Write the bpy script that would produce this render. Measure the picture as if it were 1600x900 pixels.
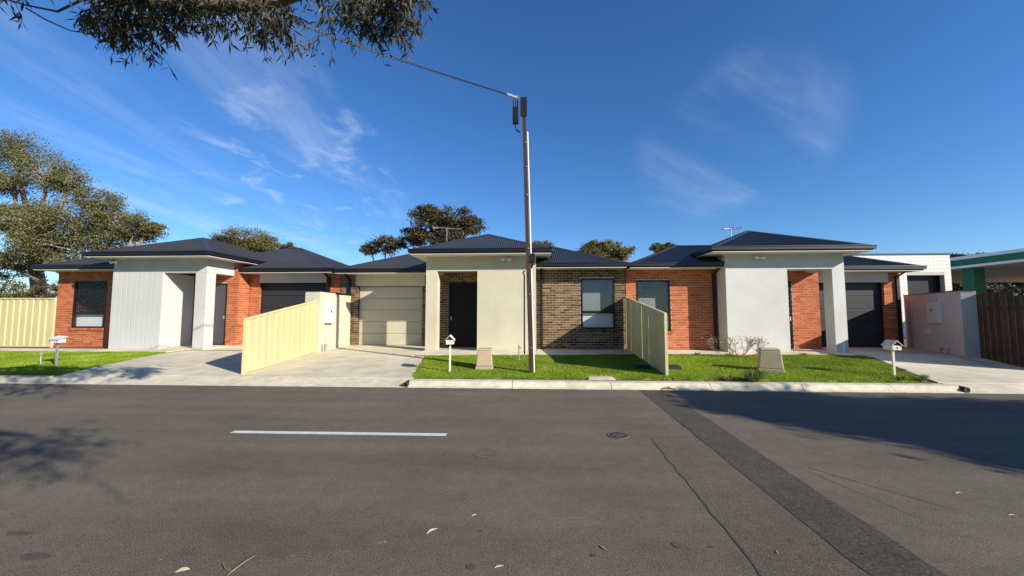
import bpy, math, random
import numpy as np
from mathutils import Vector, Matrix
R = math.radians
S = bpy.context.scene
COL = S.collection
for o in list(bpy.data.objects): bpy.data.objects.remove(o)
rng = np.random.default_rng(7); random.seed(7)

# ------------------------------------------------------------------ camera
CH, YAW, PIT, FPX = 1.55, R(3.0), R(3.8), 600.0
cam = bpy.data.cameras.new('camera'); cam.sensor_width = 36; cam.lens = 36*FPX/1600; cam.clip_end = 3000; cam.clip_start = .05
co = bpy.data.objects.new('camera', cam); COL.objects.link(co)
co.location = (0, 0, CH); co.rotation_euler = (R(90)+PIT, 0, YAW); S.camera = co
S.render.resolution_x, S.render.resolution_y = 1024, 576

# ------------------------------------------------------------------ light
SUN_EL, SUN_ROT = R(25.0), R(123.5)          # rotation clockwise from +y
sd = Vector((math.sin(SUN_ROT)*math.cos(SUN_EL), math.cos(SUN_ROT)*math.cos(SUN_EL), math.sin(SUN_EL)))
sl = bpy.data.lights.new('sun', 'SUN'); sl.energy = 5.0; sl.angle = R(.5); sl.color = (1, .92, .79)
so = bpy.data.objects.new('sun', sl); COL.objects.link(so); so.rotation_euler = sd.to_track_quat('Z', 'Y').to_euler(); so.location = (20, -15, 20)
S.view_settings.view_transform = 'Standard'; S.view_settings.look = 'None'; S.view_settings.gamma = 1
S.view_settings.exposure = 0.55; S.view_settings.use_curve_mapping = False

def ray(px, py):
    a = (px-800)/FPX; b = -(py-450)/FPX
    f = math.cos(PIT)-b*math.sin(PIT); z = math.sin(PIT)+b*math.cos(PIT)
    return Vector((a*math.cos(YAW)-f*math.sin(YAW), a*math.sin(YAW)+f*math.cos(YAW), z))
def aty(px, py, Y): r = ray(px, py); t = Y/r.y; return Vector((r.x*t, Y, CH+r.z*t))
def atz(px, py, Z): r = ray(px, py); t = (Z-CH)/r.z; return Vector((r.x*t, r.y*t, Z))

# ------------------------------------------------------------------ world
W = bpy.data.worlds.new('World'); S.world = W; W.use_nodes = True
nt = W.node_tree; N = nt.nodes; L = nt.links; N.clear()
sky = N.new('ShaderNodeTexSky'); sky.sky_type = 'NISHITA'; sky.sun_disc = False; sky.sun_elevation = SUN_EL; sky.sun_rotation = SUN_ROT
sky.altitude = 0; sky.air_density = 1.0; sky.dust_density = .1; sky.ozone_density = 3.5
tc = N.new('ShaderNodeTexCoord'); nrm = N.new('ShaderNodeVectorMath'); nrm.operation = 'NORMALIZE'; L.new(tc.outputs['Generated'], nrm.inputs[0])
sep = N.new('ShaderNodeSeparateXYZ'); L.new(nrm.outputs[0], sep.inputs[0])
def wm(op, a, b=None, c=None):
    n = N.new('ShaderNodeMath'); n.operation = op
    for i, v in enumerate((a, b, c)):
        if v is None: continue
        if isinstance(v, (int, float)): n.inputs[i].default_value = v
        else: L.new(v, n.inputs[i])
    return n.outputs[0]
zz = wm('ADD', wm('MAXIMUM', sep.outputs[2], 0.0), .12)
cu = wm('DIVIDE', sep.outputs[0], zz); cv = wm('DIVIDE', sep.outputs[1], zz)
cmb = N.new('ShaderNodeCombineXYZ'); L.new(cu, cmb.inputs[0]); L.new(cv, cmb.inputs[1])
def cloud(rot, sc, seed, scale, lo, hi, vt='POINT'):
    mp = N.new('ShaderNodeMapping'); mp.vector_type = vt; mp.inputs['Rotation'].default_value = (0, 0, rot); mp.inputs['Scale'].default_value = sc; mp.inputs['Location'].default_value = (seed, seed*.7, 0)
    L.new(cmb.outputs[0], mp.inputs[0])
    no = N.new('ShaderNodeTexNoise'); no.inputs['Scale'].default_value = scale; no.inputs['Detail'].default_value = 8; no.inputs['Roughness'].default_value = .62; no.inputs['Distortion'].default_value = .5
    L.new(mp.outputs[0], no.inputs[0])
    mr = N.new('ShaderNodeMapRange'); mr.interpolation_type = 'SMOOTHSTEP'; mr.inputs[1].default_value = lo; mr.inputs[2].default_value = hi; L.new(no.outputs[0], mr.inputs[0])
    return mr.outputs[0]
wisps = cloud(.12, (2.1, .55, 1), 3.3, 1.15, .46, .80)
fluff = cloud(-.3, (2.2, 1.5, 1), 8.1, 2.6, .50, .76)
veil = cloud(R(30), (1.7, .42, 1), 5.7, .9, .40, .80, 'TEXTURE')
def lobe(px, py, ang):
    d = ray(px, py).normalized(); dp = N.new('ShaderNodeVectorMath'); dp.operation = 'DOT_PRODUCT'; L.new(nrm.outputs[0], dp.inputs[0]); dp.inputs[1].default_value = d
    mr = N.new('ShaderNodeMapRange'); mr.interpolation_type = 'SMOOTHSTEP'; mr.inputs[1].default_value = math.cos(R(ang)); mr.inputs[2].default_value = 1; L.new(dp.outputs['Value'], mr.inputs[0])
    return mr.outputs[0]
left = wm('MINIMUM', wm('ADD', wm('ADD', wm('MULTIPLY', lobe(380, 220, 30), 1.2), lobe(200, 130, 24)), lobe(-500, 100, 45)), 1.0)
cl = wm('MULTIPLY', wisps, wm('MULTIPLY', left, .6)); cl = wm('ADD', cl, wm('MULTIPLY', wm('MULTIPLY', fluff, lobe(470, 275, 15)), .85)); cl = wm('ADD', cl, wm('MULTIPLY', veil, wm('MINIMUM', wm('ADD', lobe(1180, 195, 10), wm('MULTIPLY', lobe(1090, 250, 9), .8)), .42)))
cl = wm('MULTIPLY', wm('MINIMUM', cl, 1.0), .42)
mix = N.new('ShaderNodeMix'); mix.data_type = 'RGBA'; L.new(cl, mix.inputs[0]); hs = N.new('ShaderNodeHueSaturation'); hs.inputs['Saturation'].default_value = 1.16; L.new(sky.outputs[0], hs.inputs['Color']); tn = N.new('ShaderNodeVectorMath'); tn.operation = 'MULTIPLY'; tn.inputs[1].default_value = (.72, .90, 1.12); L.new(hs.outputs[0], tn.inputs[0]); L.new(tn.outputs[0], mix.inputs[6]); mix.inputs[7].default_value = (6.4, 7.0, 7.8, 1)
bg = N.new('ShaderNodeBackground'); bg.inputs[1].default_value = .098; L.new(mix.outputs[2], bg.inputs[0])
wo = N.new('ShaderNodeOutputWorld'); L.new(bg.outputs[0], wo.inputs[0])

# ------------------------------------------------------------------ materials
def srgb(r, g, b):
    f = lambda c: (c/255/12.92) if c/255 <= .04045 else ((c/255+.055)/1.055)**2.4
    return (f(r), f(g), f(b))
MATS = {}
def mat(name, col, rough=.7, var=.12, scale=3.0, bump=0., bscale=60., spec=.3, metal=0., tint=None, detail=5, stain=0., coat=0, fine=0., fscale=150, broad=0., streak=0.):
    """principled material: two-scale value noise, optional per-piece tint attribute (col -> tint colour)"""
    m = bpy.data.materials.new(name); m.use_nodes = True; t = m.node_tree; n = t.nodes; l = t.links
    p = n['Principled BSDF']; p.inputs['Roughness'].default_value = rough; p.inputs['Metallic'].default_value = metal
    p.inputs['Specular IOR Level'].default_value = spec; p.inputs['Coat Weight'].default_value = coat
    g = n.new('ShaderNodeNewGeometry')
    def noise(s, d=5, r=.55):
        x = n.new('ShaderNodeTexNoise'); x.inputs['Scale'].default_value = s; x.inputs['Detail'].default_value = d; x.inputs['Roughness'].default_value = r; l.new(g.outputs['Position'], x.inputs['Vector']); return x.outputs[0]
    def rgbmul(c, fac, amt):
        mr = n.new('ShaderNodeMapRange'); mr.inputs[1].default_value = .3; mr.inputs[2].default_value = .7; mr.inputs[3].default_value = 1-amt; mr.inputs[4].default_value = 1+amt; l.new(fac, mr.inputs[0])
        v = n.new('ShaderNodeVectorMath'); v.operation = 'SCALE'
        if isinstance(c, tuple): v.inputs[0].default_value = c
        else: l.new(c, v.inputs[0])
        l.new(mr.outputs[0], v.inputs['Scale']); return v.outputs[0]
    c = tuple(col)
    if tint is not None:
        a = n.new('ShaderNodeAttribute'); a.attribute_name = 'tint'
        cr = n.new('ShaderNodeValToRGB'); cr.color_ramp.elements[0].color = (*col, 1); e = cr.color_ramp.elements[-1]
        ts = tint if isinstance(tint, list) else [tint]
        e.color = (*ts[-1], 1)
        for i, q in enumerate(ts[:-1]): k = cr.color_ramp.elements.new((i+1)/len(ts)); k.color = (*q, 1)
        l.new(a.outputs['Fac'], cr.inputs[0]); c = cr.outputs[0]
    if var: c = rgbmul(c, noise(scale, detail), var)
    if fine: c = rgbmul(c, noise(fscale, 3, .7), fine)
    if stain:
        c = rgbmul(c, noise(scale*.23, 7, .65), stain)
    if streak:
        mp = n.new('ShaderNodeMapping'); mp.inputs['Scale'].default_value = (.12, 1.3, 1); l.new(g.outputs['Position'], mp.inputs[0]); x = n.new('ShaderNodeTexNoise'); x.inputs['Scale'].default_value = 1.6; x.inputs['Detail'].default_value = 6; l.new(mp.outputs[0], x.inputs['Vector']); c = rgbmul(c, x.outputs[0], streak)
        vo = n.new('ShaderNodeTexVoronoi'); vo.inputs['Scale'].default_value = 9; l.new(g.outputs['Position'], vo.inputs['Vector']); mr = n.new('ShaderNodeMapRange'); mr.interpolation_type = 'SMOOTHSTEP'; mr.inputs[1].default_value = .05; mr.inputs[2].default_value = .13; mr.inputs[3].default_value = .80; mr.inputs[4].default_value = 1; l.new(vo.outputs['Distance'], mr.inputs[0])
        v = n.new('ShaderNodeVectorMath'); v.operation = 'SCALE'; l.new(c, v.inputs[0]); l.new(mr.outputs[0], v.inputs['Scale']); c = v.outputs[0]
    if broad: c = rgbmul(c, noise(.55, 4, .6), broad)
    if isinstance(c, tuple): p.inputs['Base Color'].default_value = (*c, 1)
    else: l.new(c, p.inputs['Base Color'])
    if bump:
        b = n.new('ShaderNodeBump'); b.inputs['Strength'].default_value = bump; b.inputs['Distance'].default_value = .01; l.new(noise(bscale, 4, .65), b.inputs['Height']); l.new(b.outputs[0], p.inputs['Normal'])
    MATS[name] = m; return m
mat('asphalt', (.145, .123, .092), .9, .12, 28, .8, 260, .25, stain=.12, fine=.8, fscale=105, broad=.16, streak=.13)
mat('asphalt_patch', (.084, .071, .054), .9, .16, 14, 1., 150, .25, stain=.15, fine=.7, fscale=55, broad=.12)
mat('asphalt_old', (.128, .108, .081), .9, .12, 28, .8, 260, .25, stain=.12, fine=.8, fscale=105, broad=.14, streak=.1)
mat('tar', (.070, .058, .043), .75, .2, 6, .4, 120)
mat('rubber_mark', (.120, .10, .073), .9, .2, 6)
mat('oil', (.090, .074, .054), .7, .2, 20)
mat('paint', (.62, .61, .57), .7, .12, 9, .3, 150, fine=.15)
mat('concrete', (.60, .54, .395), .85, .10, 2.2, .35, 120, stain=.17, fine=.09, broad=.08)
mat('kerb_concrete', (.58, .525, .395), .88, .14, 5, .7, 70, stain=.16, fine=.16, fscale=60)
mat('soil', (.17, .115, .07), .95, .3, 14, 1., 60)
mat('ground', (.13, .12, .06), .95, .3, .6, .6, 20)
mat('lawn', (.13, .21, .012), .95, .25, 5, .8, 90, .1)
mat('grass', (.115, .19, .012), .6, .22, 1.4, spec=.2, tint=[(.20, .30, .016), (.30, .37, .035), (.46, .40, .14)], stain=.22)
mat('weed', (.09, .15, .025), .6, .2, 5, tint=[(.18, .25, .05), (.42, .36, .15)])
mat('brick_red', (.34, .092, .036), .85, .16, 25, .6, 90, tint=[(.43, .128, .052), (.52, .17, .075)], fine=.14, fscale=120)
mat('mortar_red', (.72, .44, .28), .95, .12, 20, .5, 120)
mat('brick_brown', (.075, .042, .024), .85, .2, 25, .6, 90, tint=[(.15, .092, .05), (.235, .155, .088)], fine=.16, fscale=120)
mat('mortar_brown', (.68, .55, .36), .95, .1, 20, .5, 120)
mat('render_white', (.54, .54, .51), .85, .05, 1.6, .4, 90, stain=.09, fine=.04)
mat('render_cream', (.55, .51, .38), .85, .05, 1.6, .4, 90, stain=.10, fine=.04)
mat('board_white', (.52, .53, .52), .6, .04, 1.5, .1, 60, stain=.03)
mat('soffit', (.70, .68, .62), .7, .03, 2)
mat('roof_steel', (.036, .035, .035), .42, .1, 1.2, spec=.5, stain=.12)
mat('gutter_steel', (.008, .0085, .011), .4, .08, 2, spec=.5)
mat('dark_frame', (.012, .012, .014), .4, .05, 3)
mat('door_charcoal', (.030, .032, .038), .5, .05, 3, stain=.06)
mat('door_cream', (.50, .465, .35), .5, .04, 3, stain=.05)
mat('door_dark', (.012, .011, .011), .6, .1, 4)
mat('interior', (.030, .034, .038), .9, .2, 2)
mat('blind', (.80, .82, .80), .8, .03, 2)
mat('fence_cream', (.56, .485, .25), .5, .05, 1.2, spec=.4, stain=.09)
mat('fence_post', (.60, .53, .28), .5, .03, 1.2, spec=.4)
mat('timber_dark', (.040, .026, .018), .8, .35, 6, .6, 40, tint=[(.075, .05, .034)])
mat('pole_steel', (.060, .027, .021), .65, .2, 6, .3, 60, stain=.2)
mat('galv', (.45, .46, .46), .45, .15, 10, metal=.6)
mat('pvc', (.72, .72, .70), .5, .05, 3)
mat('black', (.012, .012, .013), .5, .1, 8)
mat('box_beige', (.44, .355, .225), .6, .06, 5, .1, 100)
mat('box_beige_dark', (.30, .245, .155), .6, .06, 5)
mat('mail_cream', (.74, .70, .55), .45, .04, 6)
mat('mail_grey', (.62, .63, .62), .4, .05, 6)
mat('pit_green', (.020, .034, .032), .6, .15, 10)
mat('iron', (.15, .13, .105), .6, .25, 30, .4, 90, metal=.3)
mat('meter_grey', (.60, .62, .62), .45, .04, 5)
mat('ink', (.03, .03, .03), .6, 0)
mat('servo_green', (.0, .115, .045), .4, .04, 2)
mat('servo_white', (.74, .75, .74), .5, .03, 1)
mat('block_white', (.76, .75, .70), .8, .05, 6, .3, 60, tint=[(.70, .69, .64)])
mat('mortar_white', (.52, .51, .47), .9, .05, 6)
mat('bark', (.13, .10, .075), .9, .3, 9, .8, 30)
mat('bark_pale', (.24, .20, .16), .85, .3, 5, .5, 20)
mat('leaf_gum', (.075, .075, .026), .55, .18, .5, spec=.25, tint=[(.16, .155, .06), (.26, .235, .11)])
mat('leaf_near', (.022, .027, .014), .5, .1, 3, spec=.35, tint=[(.045, .05, .026), (.13, .12, .07)])
mat('leaf_brown', (.042, .036, .014), .55, .2, .5, spec=.25, tint=[(.085, .072, .03), (.155, .12, .052)])
mat('leaf_olive', (.075, .07, .018), .55, .2, .5, spec=.25, tint=[(.155, .14, .038), (.24, .20, .065)])
mat('leaf_dry', (.20, .15, .09), .7, .2, 20, tint=[(.34, .27, .17), (.48, .41, .29)])
mat('twig_dry', (.22, .15, .09), .85, .2, 20, tint=[(.34, .24, .15)])
mat('terracotta', (.42, .12, .07), .8, .2, 15)
mat('orange', (.60, .06, .05), .6, .1, 15)
mat('roof_tile', (.22, .12, .075), .8, .2, 4)
def brick_tex(name, c1, c2, mo, bw=.24, bh=.086):
    m = bpy.data.materials.new(name); m.use_nodes = True; t = m.node_tree; n = t.nodes; l = t.links; p = n['Principled BSDF']; p.inputs['Roughness'].default_value = .9
    g = n.new('ShaderNodeNewGeometry'); s = n.new('ShaderNodeSeparateXYZ'); l.new(g.outputs['Position'], s.inputs[0])
    a = n.new('ShaderNodeMath'); a.operation = 'ADD'; l.new(s.outputs[0], a.inputs[0]); l.new(s.outputs[1], a.inputs[1])
    c = n.new('ShaderNodeCombineXYZ'); l.new(a.outputs[0], c.inputs[0]); l.new(s.outputs[2], c.inputs[1])
    b = n.new('ShaderNodeTexBrick'); l.new(c.outputs[0], b.inputs[0]); b.inputs['Color1'].default_value = (*c1, 1); b.inputs['Color2'].default_value = (*c2, 1); b.inputs['Mortar'].default_value = (*mo, 1)
    b.inputs['Scale'].default_value = 1; b.inputs['Mortar Size'].default_value = .006; b.inputs['Brick Width'].default_value = bw; b.inputs['Row Height'].default_value = bh
    l.new(b.outputs[0], p.inputs['Base Color']); MATS[name] = m
brick_tex('side_red', (.36, .10, .04), (.27, .065, .026), (.42, .25, .17)); brick_tex('side_brown', (.13, .08, .045), (.07, .04, .024), (.45, .37, .25))
# window glass: clear sheet with a mirror-like share
gm = bpy.data.materials.new('glass'); gm.use_nodes = True; t = gm.node_tree; t.nodes.clear()
tr = t.nodes.new('ShaderNodeBsdfTransparent'); tr.inputs[0].default_value = (.92, .94, .95, 1); gl = t.nodes.new('ShaderNodeBsdfGlossy'); gl.inputs['Roughness'].default_value = .02
fr = t.nodes.new('ShaderNodeLayerWeight'); fr.inputs[0].default_value = .5; pw_ = t.nodes.new('ShaderNodeMath'); pw_.operation = 'POWER'; pw_.inputs[1].default_value = 3; t.links.new(fr.outputs['Facing'], pw_.inputs[0]); ad = t.nodes.new('ShaderNodeMath'); ad.operation = 'MULTIPLY_ADD'; ad.inputs[1].default_value = .55; ad.inputs[2].default_value = .16; t.links.new(pw_.outputs[0], ad.inputs[0])
mx = t.nodes.new('ShaderNodeMixShader'); t.links.new(ad.outputs[0], mx.inputs[0]); t.links.new(tr.outputs[0], mx.inputs[1]); t.links.new(gl.outputs[0], mx.inputs[2])
ou = t.nodes.new('ShaderNodeOutputMaterial'); t.links.new(mx.outputs[0], ou.inputs[0]); MATS['glass'] = gm
# leaves let a little light through
for k in ('leaf_gum', 'leaf_near', 'leaf_brown', 'leaf_olive', 'grass', 'weed'):
    t = MATS[k].node_tree; p = t.nodes['Principled BSDF']; o = [n for n in t.nodes if n.type == 'OUTPUT_MATERIAL'][0]
    tl = t.nodes.new('ShaderNodeBsdfTranslucent'); ms = t.nodes.new('ShaderNodeMixShader'); ms.inputs[0].default_value = .25
    if p.inputs['Base Color'].links: t.links.new(p.inputs['Base Color'].links[0].from_socket, tl.inputs[0])
    t.links.new(p.outputs[0], ms.inputs[1]); t.links.new(tl.outputs[0], ms.inputs[2]); t.links.new(ms.outputs[0], o.inputs[0])

# ------------------------------------------------------------------ mesh helpers
def link(name, me, m=None, parent=None, **props):
    o = bpy.data.objects.new(name, me); COL.objects.link(o)
    if m: me.materials.append(MATS[m])
    if parent: o.parent = parent; 
    for k, v in props.items(): o[k] = v
    return o
def empty(name, loc, label, cat, group=None):
    o = bpy.data.objects.new(name, None); COL.objects.link(o); o.location = loc; o['label'] = label; o['category'] = cat
    if group: o['group'] = group
    o.empty_display_size = .1; return o
def unparent_fix(o, parent):      # keep world-space coordinates for children of placed empties
    o.matrix_parent_inverse = Matrix.Translation(parent.matrix_basis.translation).inverted() if parent else Matrix()
class MB:
    def __init__(s): s.v = []; s.f = []; s.t = []
    def add(s, vs, fs, tint=.5):
        b = len(s.v); s.v += [tuple(v) for v in vs]; s.f += [tuple(i+b for i in f) for f in fs]; s.t += [tint]*len(fs); return s
    def box(s, x0, x1, y0, y1, z0, z1, tint=.5):
        return s.add([(x0,y0,z0),(x1,y0,z0),(x1,y1,z0),(x0,y1,z0),(x0,y0,z1),(x1,y0,z1),(x1,y1,z1),(x0,y1,z1)],
                     [(0,3,2,1),(4,5,6,7),(0,1,5,4),(1,2,6,5),(2,3,7,6),(3,0,4,7)], tint)
    def obox(s, p, u, n, l, d, h, tint=.5):       # oriented box: origin p, along u (len l), back along -n (d), up h
        p = Vector(p); u = Vector((u[0], u[1], 0)); n = Vector((n[0], n[1], 0)); q = -n*d; k = Vector((0, 0, h))
        vs = [p, p+u*l, p+u*l+q, p+q]; return s.add(vs+[v+k for v in vs], [(0,3,2,1),(4,5,6,7),(0,1,5,4),(1,2,6,5),(2,3,7,6),(3,0,4,7)], tint)
    def bar(s, a, b, r, up=(0, 0, 1)):             # square bar
        a = Vector(a); b = Vector(b); d = (b-a).normalized(); q = d.cross(Vector(up))
        if q.length < 1e-3: q = d.cross(Vector((1, 0, 0)))
        q.normalize(); w = d.cross(q); vs = [p+q*r*i+w*r*j for p in (a, b) for i, j in ((-1,-1),(1,-1),(1,1),(-1,1))]
        return s.add(vs, [(0,1,2,3),(7,6,5,4),(0,4,5,1),(1,5,6,2),(2,6,7,3),(3,7,4,0)])
    def tube(s, pts, rads, n=8, cap=True):
        pts = [Vector(p) for p in pts]; base = len(s.v); k = len(pts)
        if isinstance(rads, (int, float)): rads = [rads]*k
        ref = Vector((.31, .2, .93))
        for i, p in enumerate(pts):
            d = (pts[min(i+1, k-1)]-pts[max(i-1, 0)]).normalized(); a = d.cross(ref)
            if a.length < .05: a = d.cross(Vector((1, 0, 0)))
            a.normalize(); b = d.cross(a)
            s.v += [tuple(p+(a*math.cos(2*math.pi*j/n)+b*math.sin(2*math.pi*j/n))*rads[i]) for j in range(n)]
        for i in range(k-1):
            for j in range(n):
                q = base+i*n; s.f.append((q+j, q+(j+1) % n, q+n+(j+1) % n, q+n+j)); s.t.append(.5)
        if cap:
            s.f.append(tuple(base+j for j in range(n))[::-1]); s.f.append(tuple(base+(k-1)*n+j for j in range(n))); s.t += [.5, .5]
        return s
    def prism(s, poly, z0, z1, tint=.5):           # vertical prism on a ccw xy polygon; z may be functions
        n = len(poly); f0 = z0 if callable(z0) else (lambda x, y: z0); f1 = z1 if callable(z1) else (lambda x, y: z1)
        vs = [(x, y, f0(x, y)) for x, y in poly]+[(x, y, f1(x, y)) for x, y in poly]
        return s.add(vs, [tuple(range(n))[::-1], tuple(range(n, 2*n))]+[(i, (i+1) % n, n+(i+1) % n, n+i) for i in range(n)], tint)
    def build(s, name, m, parent=None, smooth=False, bevel=0, **props):
        me = bpy.data.meshes.new(name); me.from_pydata(s.v, [], s.f); me.update()
        a = me.attributes.new('tint', 'FLOAT', 'FACE'); a.data.foreach_set('value', s.t)
        if smooth: me.polygons.foreach_set('use_smooth', [True]*len(me.polygons))
        o = link(name, me, m, parent, **props)
        if parent and parent.parent is None and parent.type == 'EMPTY': o.matrix_parent_inverse = Matrix.Translation(-parent.location)
        if bevel:
            b = o.modifiers.new('bevel', 'BEVEL'); b.width = bevel; b.segments = 2; b.limit_method = 'ANGLE'
        return o
def npmesh(name, V, F, tint, m, parent=None, **props):
    me = bpy.data.meshes.new(name); nv, nf, k = len(V), len(F), F.shape[1]
    me.vertices.add(nv); me.vertices.foreach_set('co', V.astype(np.float32).ravel()); me.loops.add(nf*k); me.loops.foreach_set('vertex_index', F.astype(np.int32).ravel())
    me.polygons.add(nf); me.polygons.foreach_set('loop_start', np.arange(0, nf*k, k, dtype=np.int32)); me.polygons.foreach_set('loop_total', np.full(nf, k, dtype=np.int32))
    me.update(calc_edges=True); a = me.attributes.new('tint', 'FLOAT', 'FACE'); a.data.foreach_set('value', tint.astype(np.float32))
    o = link(name, me, m, parent, **props)
    if parent and parent.type == 'EMPTY': o.matrix_parent_inverse = Matrix.Translation(-parent.location)
    return o
def tag(o, label, cat, group=None):
    o['label'] = label; o['category'] = cat
    if group: o['group'] = group
    return o

# ------------------------------------------------------------------ ground, road, kerb
KY = 8.05
def gz(x, y): return .11 + max(0, min(1, (y-8.3)/4.6))*.18        # verge rises from the kerb to the slabs
ST = dict(kind='structure')
MB().add([(-400,-400,-.06),(400,-400,-.06),(400,600,-.06),(-400,600,-.06)], [(0,1,2,3)]).build('ground', 'ground', **ST)
MB().add([(-90,1.85,0),(90,1.85,0),(90,KY,0),(-90,KY,0)], [(0,1,2,3)]).build('road', 'asphalt', **ST)
m = MB()
ys = [8.472, 8.6, 12.9, 60]; zs = [.098, .108, .275, .275]
m.add([(x, y, z) for y, z in zip(ys, zs) for x in (-90, 90)], [(2*i, 2*i+1, 2*i+3, 2*i+2) for i in range(3)]); m.build('verge', 'soil', **ST)
MB().box(-90, 90, -30, 1.7, -.05, .10).build('near_verge', 'ground', **ST)
nk = MB().box(-90, 90, 1.7, 1.85, -.04, .12).build('near_kerb', 'kerb_concrete', bevel=.02, **ST)
for a_, b_ in ((-2.62, 8.42), (-90, -10.95)): MB().box(a_, b_, 8.34, 8.56, -.03, .117).build('verge_edge', 'soil', **ST)
# road sheets: patch strips, line, seams
def sheet(name, pts, z, m_, **p): return MB().add([(x, y, z) for x, y in pts], [tuple(range(len(pts)))]).build(name, m_, **p)
def wobble(a, b, n, amp, seed):
    r = random.Random(seed); return [(a[0]+(b[0]-a[0])*i/n+r.uniform(-amp, amp), a[1]+(b[1]-a[1])*i/n) for i in range(n+1)]
sl_, sr_ = wobble((2.16, 8.04), (1.98, 1.86), 40, .012, 1), wobble((2.66, 8.04), (2.42, 1.86), 40, .010, 2)
ol = wobble((1.47, 4.95), (1.33, 1.86), 26, .012, 3)
sheet('old_trench_patch', ol+[(2.05, 1.87)]+[(2.09, 4.95)], .0015, 'asphalt_old', **ST)
sheet('trench_patch', sl_+sr_[::-1], .003, 'asphalt_patch', **ST)
for a, b, s in (((1.47, 4.95), (1.33, 1.86), 3),):
    w1 = wobble(a, b, 26, .012, s); sheet('tar_seam', [(x-.007, y) for x, y in w1]+[(x+.006, y) for x, y in w1[::-1]], .0030, 'tar', **ST)
sheet('tar_seam', [(x-.006, y) for x, y in sl_[14:]]+[(x+.008, y) for x, y in sl_[14:][::-1]], .0045, 'tar', **ST)
sheet('cross_seam', [(1.3, 5.0), (2.05, 5.03), (2.05, 5.045), (1.3, 5.012)], .0030, 'rubber_mark', **ST)
ln = sheet('lane_line', [(-3.93, 4.90), (-1.10, 4.925), (-1.10, 5.03), (-3.93, 5.0)], .003, 'paint', **ST)
def arc(p, q, bow, w, n=24):
    out = []; back = []
    for i in range(n+1):
        t_ = i/n; x = p[0]+(q[0]-p[0])*t_; y = p[1]+(q[1]-p[1])*t_+bow*4*t_*(1-t_); ww = w*min(1, 4*t_*(1-t_)+.15); out.append((x, y)); back.append((x, y+ww))
    return out+back[::-1]
sheet('tyre_mark', arc(tuple(atz(1225, 722, 0)[:2]), tuple(atz(1520, 846, 0)[:2]), .05, .025), .0020, 'rubber_mark', **ST)
sheet('tyre_mark', arc(tuple(atz(1240, 724, 0)[:2]), tuple(atz(1525, 806, 0)[:2]), -.02, .018), .0030, 'rubber_mark', **ST)
for i, (px, py, w, h) in enumerate(((760, 708, .13, .11), (1058, 852, .032, .03), (1212, 874, .035, .02), (1272, 850, .025, .018), (1237, 846, .02, .014), (28, 834, .10, .022), (54, 870, .11, .03), (735, 886, .03, .02), (752, 830, .015, .01), (927, 868, .018, .014), (1112, 855, .016, .01))):
    c = atz(px, py, 0); r = random.Random(i); k = 14
    sheet('oil_stain', [(c.x+w*math.cos(2*math.pi*j/k)*r.uniform(.75, 1.15), c.y+h*1.4*math.sin(2*math.pi*j/k)*r.uniform(.75, 1.15)) for j in range(k)], .0034+.00003*i, 'oil' if i else 'rubber_mark', **ST)
# kerb in poured sections with open joints; rolled face
kerb = MB().box(-90, 90, 8.14, 8.2, -.04, .03).build('kerb', 'kerb_concrete', **ST)
prof = [(KY-.005, -.03), (KY-.005, .012), (KY+.05, .035), (KY+.085, .09), (KY+.115, .118), (KY+.15, .125), (KY+.31, .128), (KY+.31, -.03)]
def kerb_section(x0, x1):
    m = MB(); n = len(prof); g = .006; k = max(2, int((x1-x0)/.12)); r = random.Random(int(x0*100))
    for i in range(k+1):
        x = x0+g+(x1-x0-2*g)*i/k; m.v += [(x, y+(r.uniform(-.006, .006) if 1 < j < 6 else 0), z+(r.uniform(-.005, .003) if 1 < j < 6 else 0)) for j, (y, z) in enumerate(prof)]
    for i in range(k):
        for j in range(n-1): m.f.append((i*n+j, (i+1)*n+j, (i+1)*n+j+1, i*n+j+1)); m.t.append(.5)
    m.f.append(tuple(range(n))); m.f.append(tuple(k*n+j for j in range(n))[::-1]); m.t += [.5, .5]
    return m.build('kerb_section', 'kerb_concrete', kerb)
xs = [-2.62, -.42, 1.62, 3.62, 5.42, 7.15, 8.42]
for a, b in zip(xs, xs[1:]): kerb_section(a, b)
xs = [-10.95-2.1*i for i in range(6)]
for a, b in zip(xs, xs[1:]): kerb_section(b, a)
# driveway aprons (lay-back kerb) and concrete slabs
drive = MB().box(-11, -2.7, 8.2, 8.5, -.04, .02).build('driveway', 'concrete', **ST)
def slab(poly, parent=drive, lift=.018, name='concrete_slab'):
    cx = sum(p[0] for p in poly)/len(poly); cy = sum(p[1] for p in poly)/len(poly)
    sh = [(x+(cx-x)*.004*1.5/max(.5, math.hypot(x-cx, y-cy)), y+(cy-y)*.004*1.5/max(.5, math.hypot(x-cx, y-cy))) for x, y in poly]
    return MB().prism(sh, lambda x, y: gz(x, y)-.08, lambda x, y: gz(x, y)+lift).build(name, 'concrete', parent)
def apron(x0, x1, p):
    m = MB(); g = .006; pr = [(KY-.004, -.03), (KY-.004, .010), (KY+.06, .022), (KY+.42, .118), (KY+.42, -.03)]; n = len(pr)
    m.add([(x, y, z) for x in (x0+g, x1-g) for y, z in pr], [(j, n+j, n+j+1, j+1) for j in range(n-1)]+[tuple(range(n)), tuple(range(n, 2*n))[::-1]]); return m.build('apron_slab', 'kerb_concrete', p)
for a, b in ((-10.95, -8.9), (-8.9, -6.85), (-6.85, -4.75), (-4.75, -2.63)): apron(a, b, drive)
y0 = KY+.43
slab([(-10.9, y0), (-8.75, y0), (-8.9, 11.2), (-11.85, 11.2)]); slab([(-8.74, y0), (-6.86, y0), (-7.2, 11.2), (-8.89, 11.2)])
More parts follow.
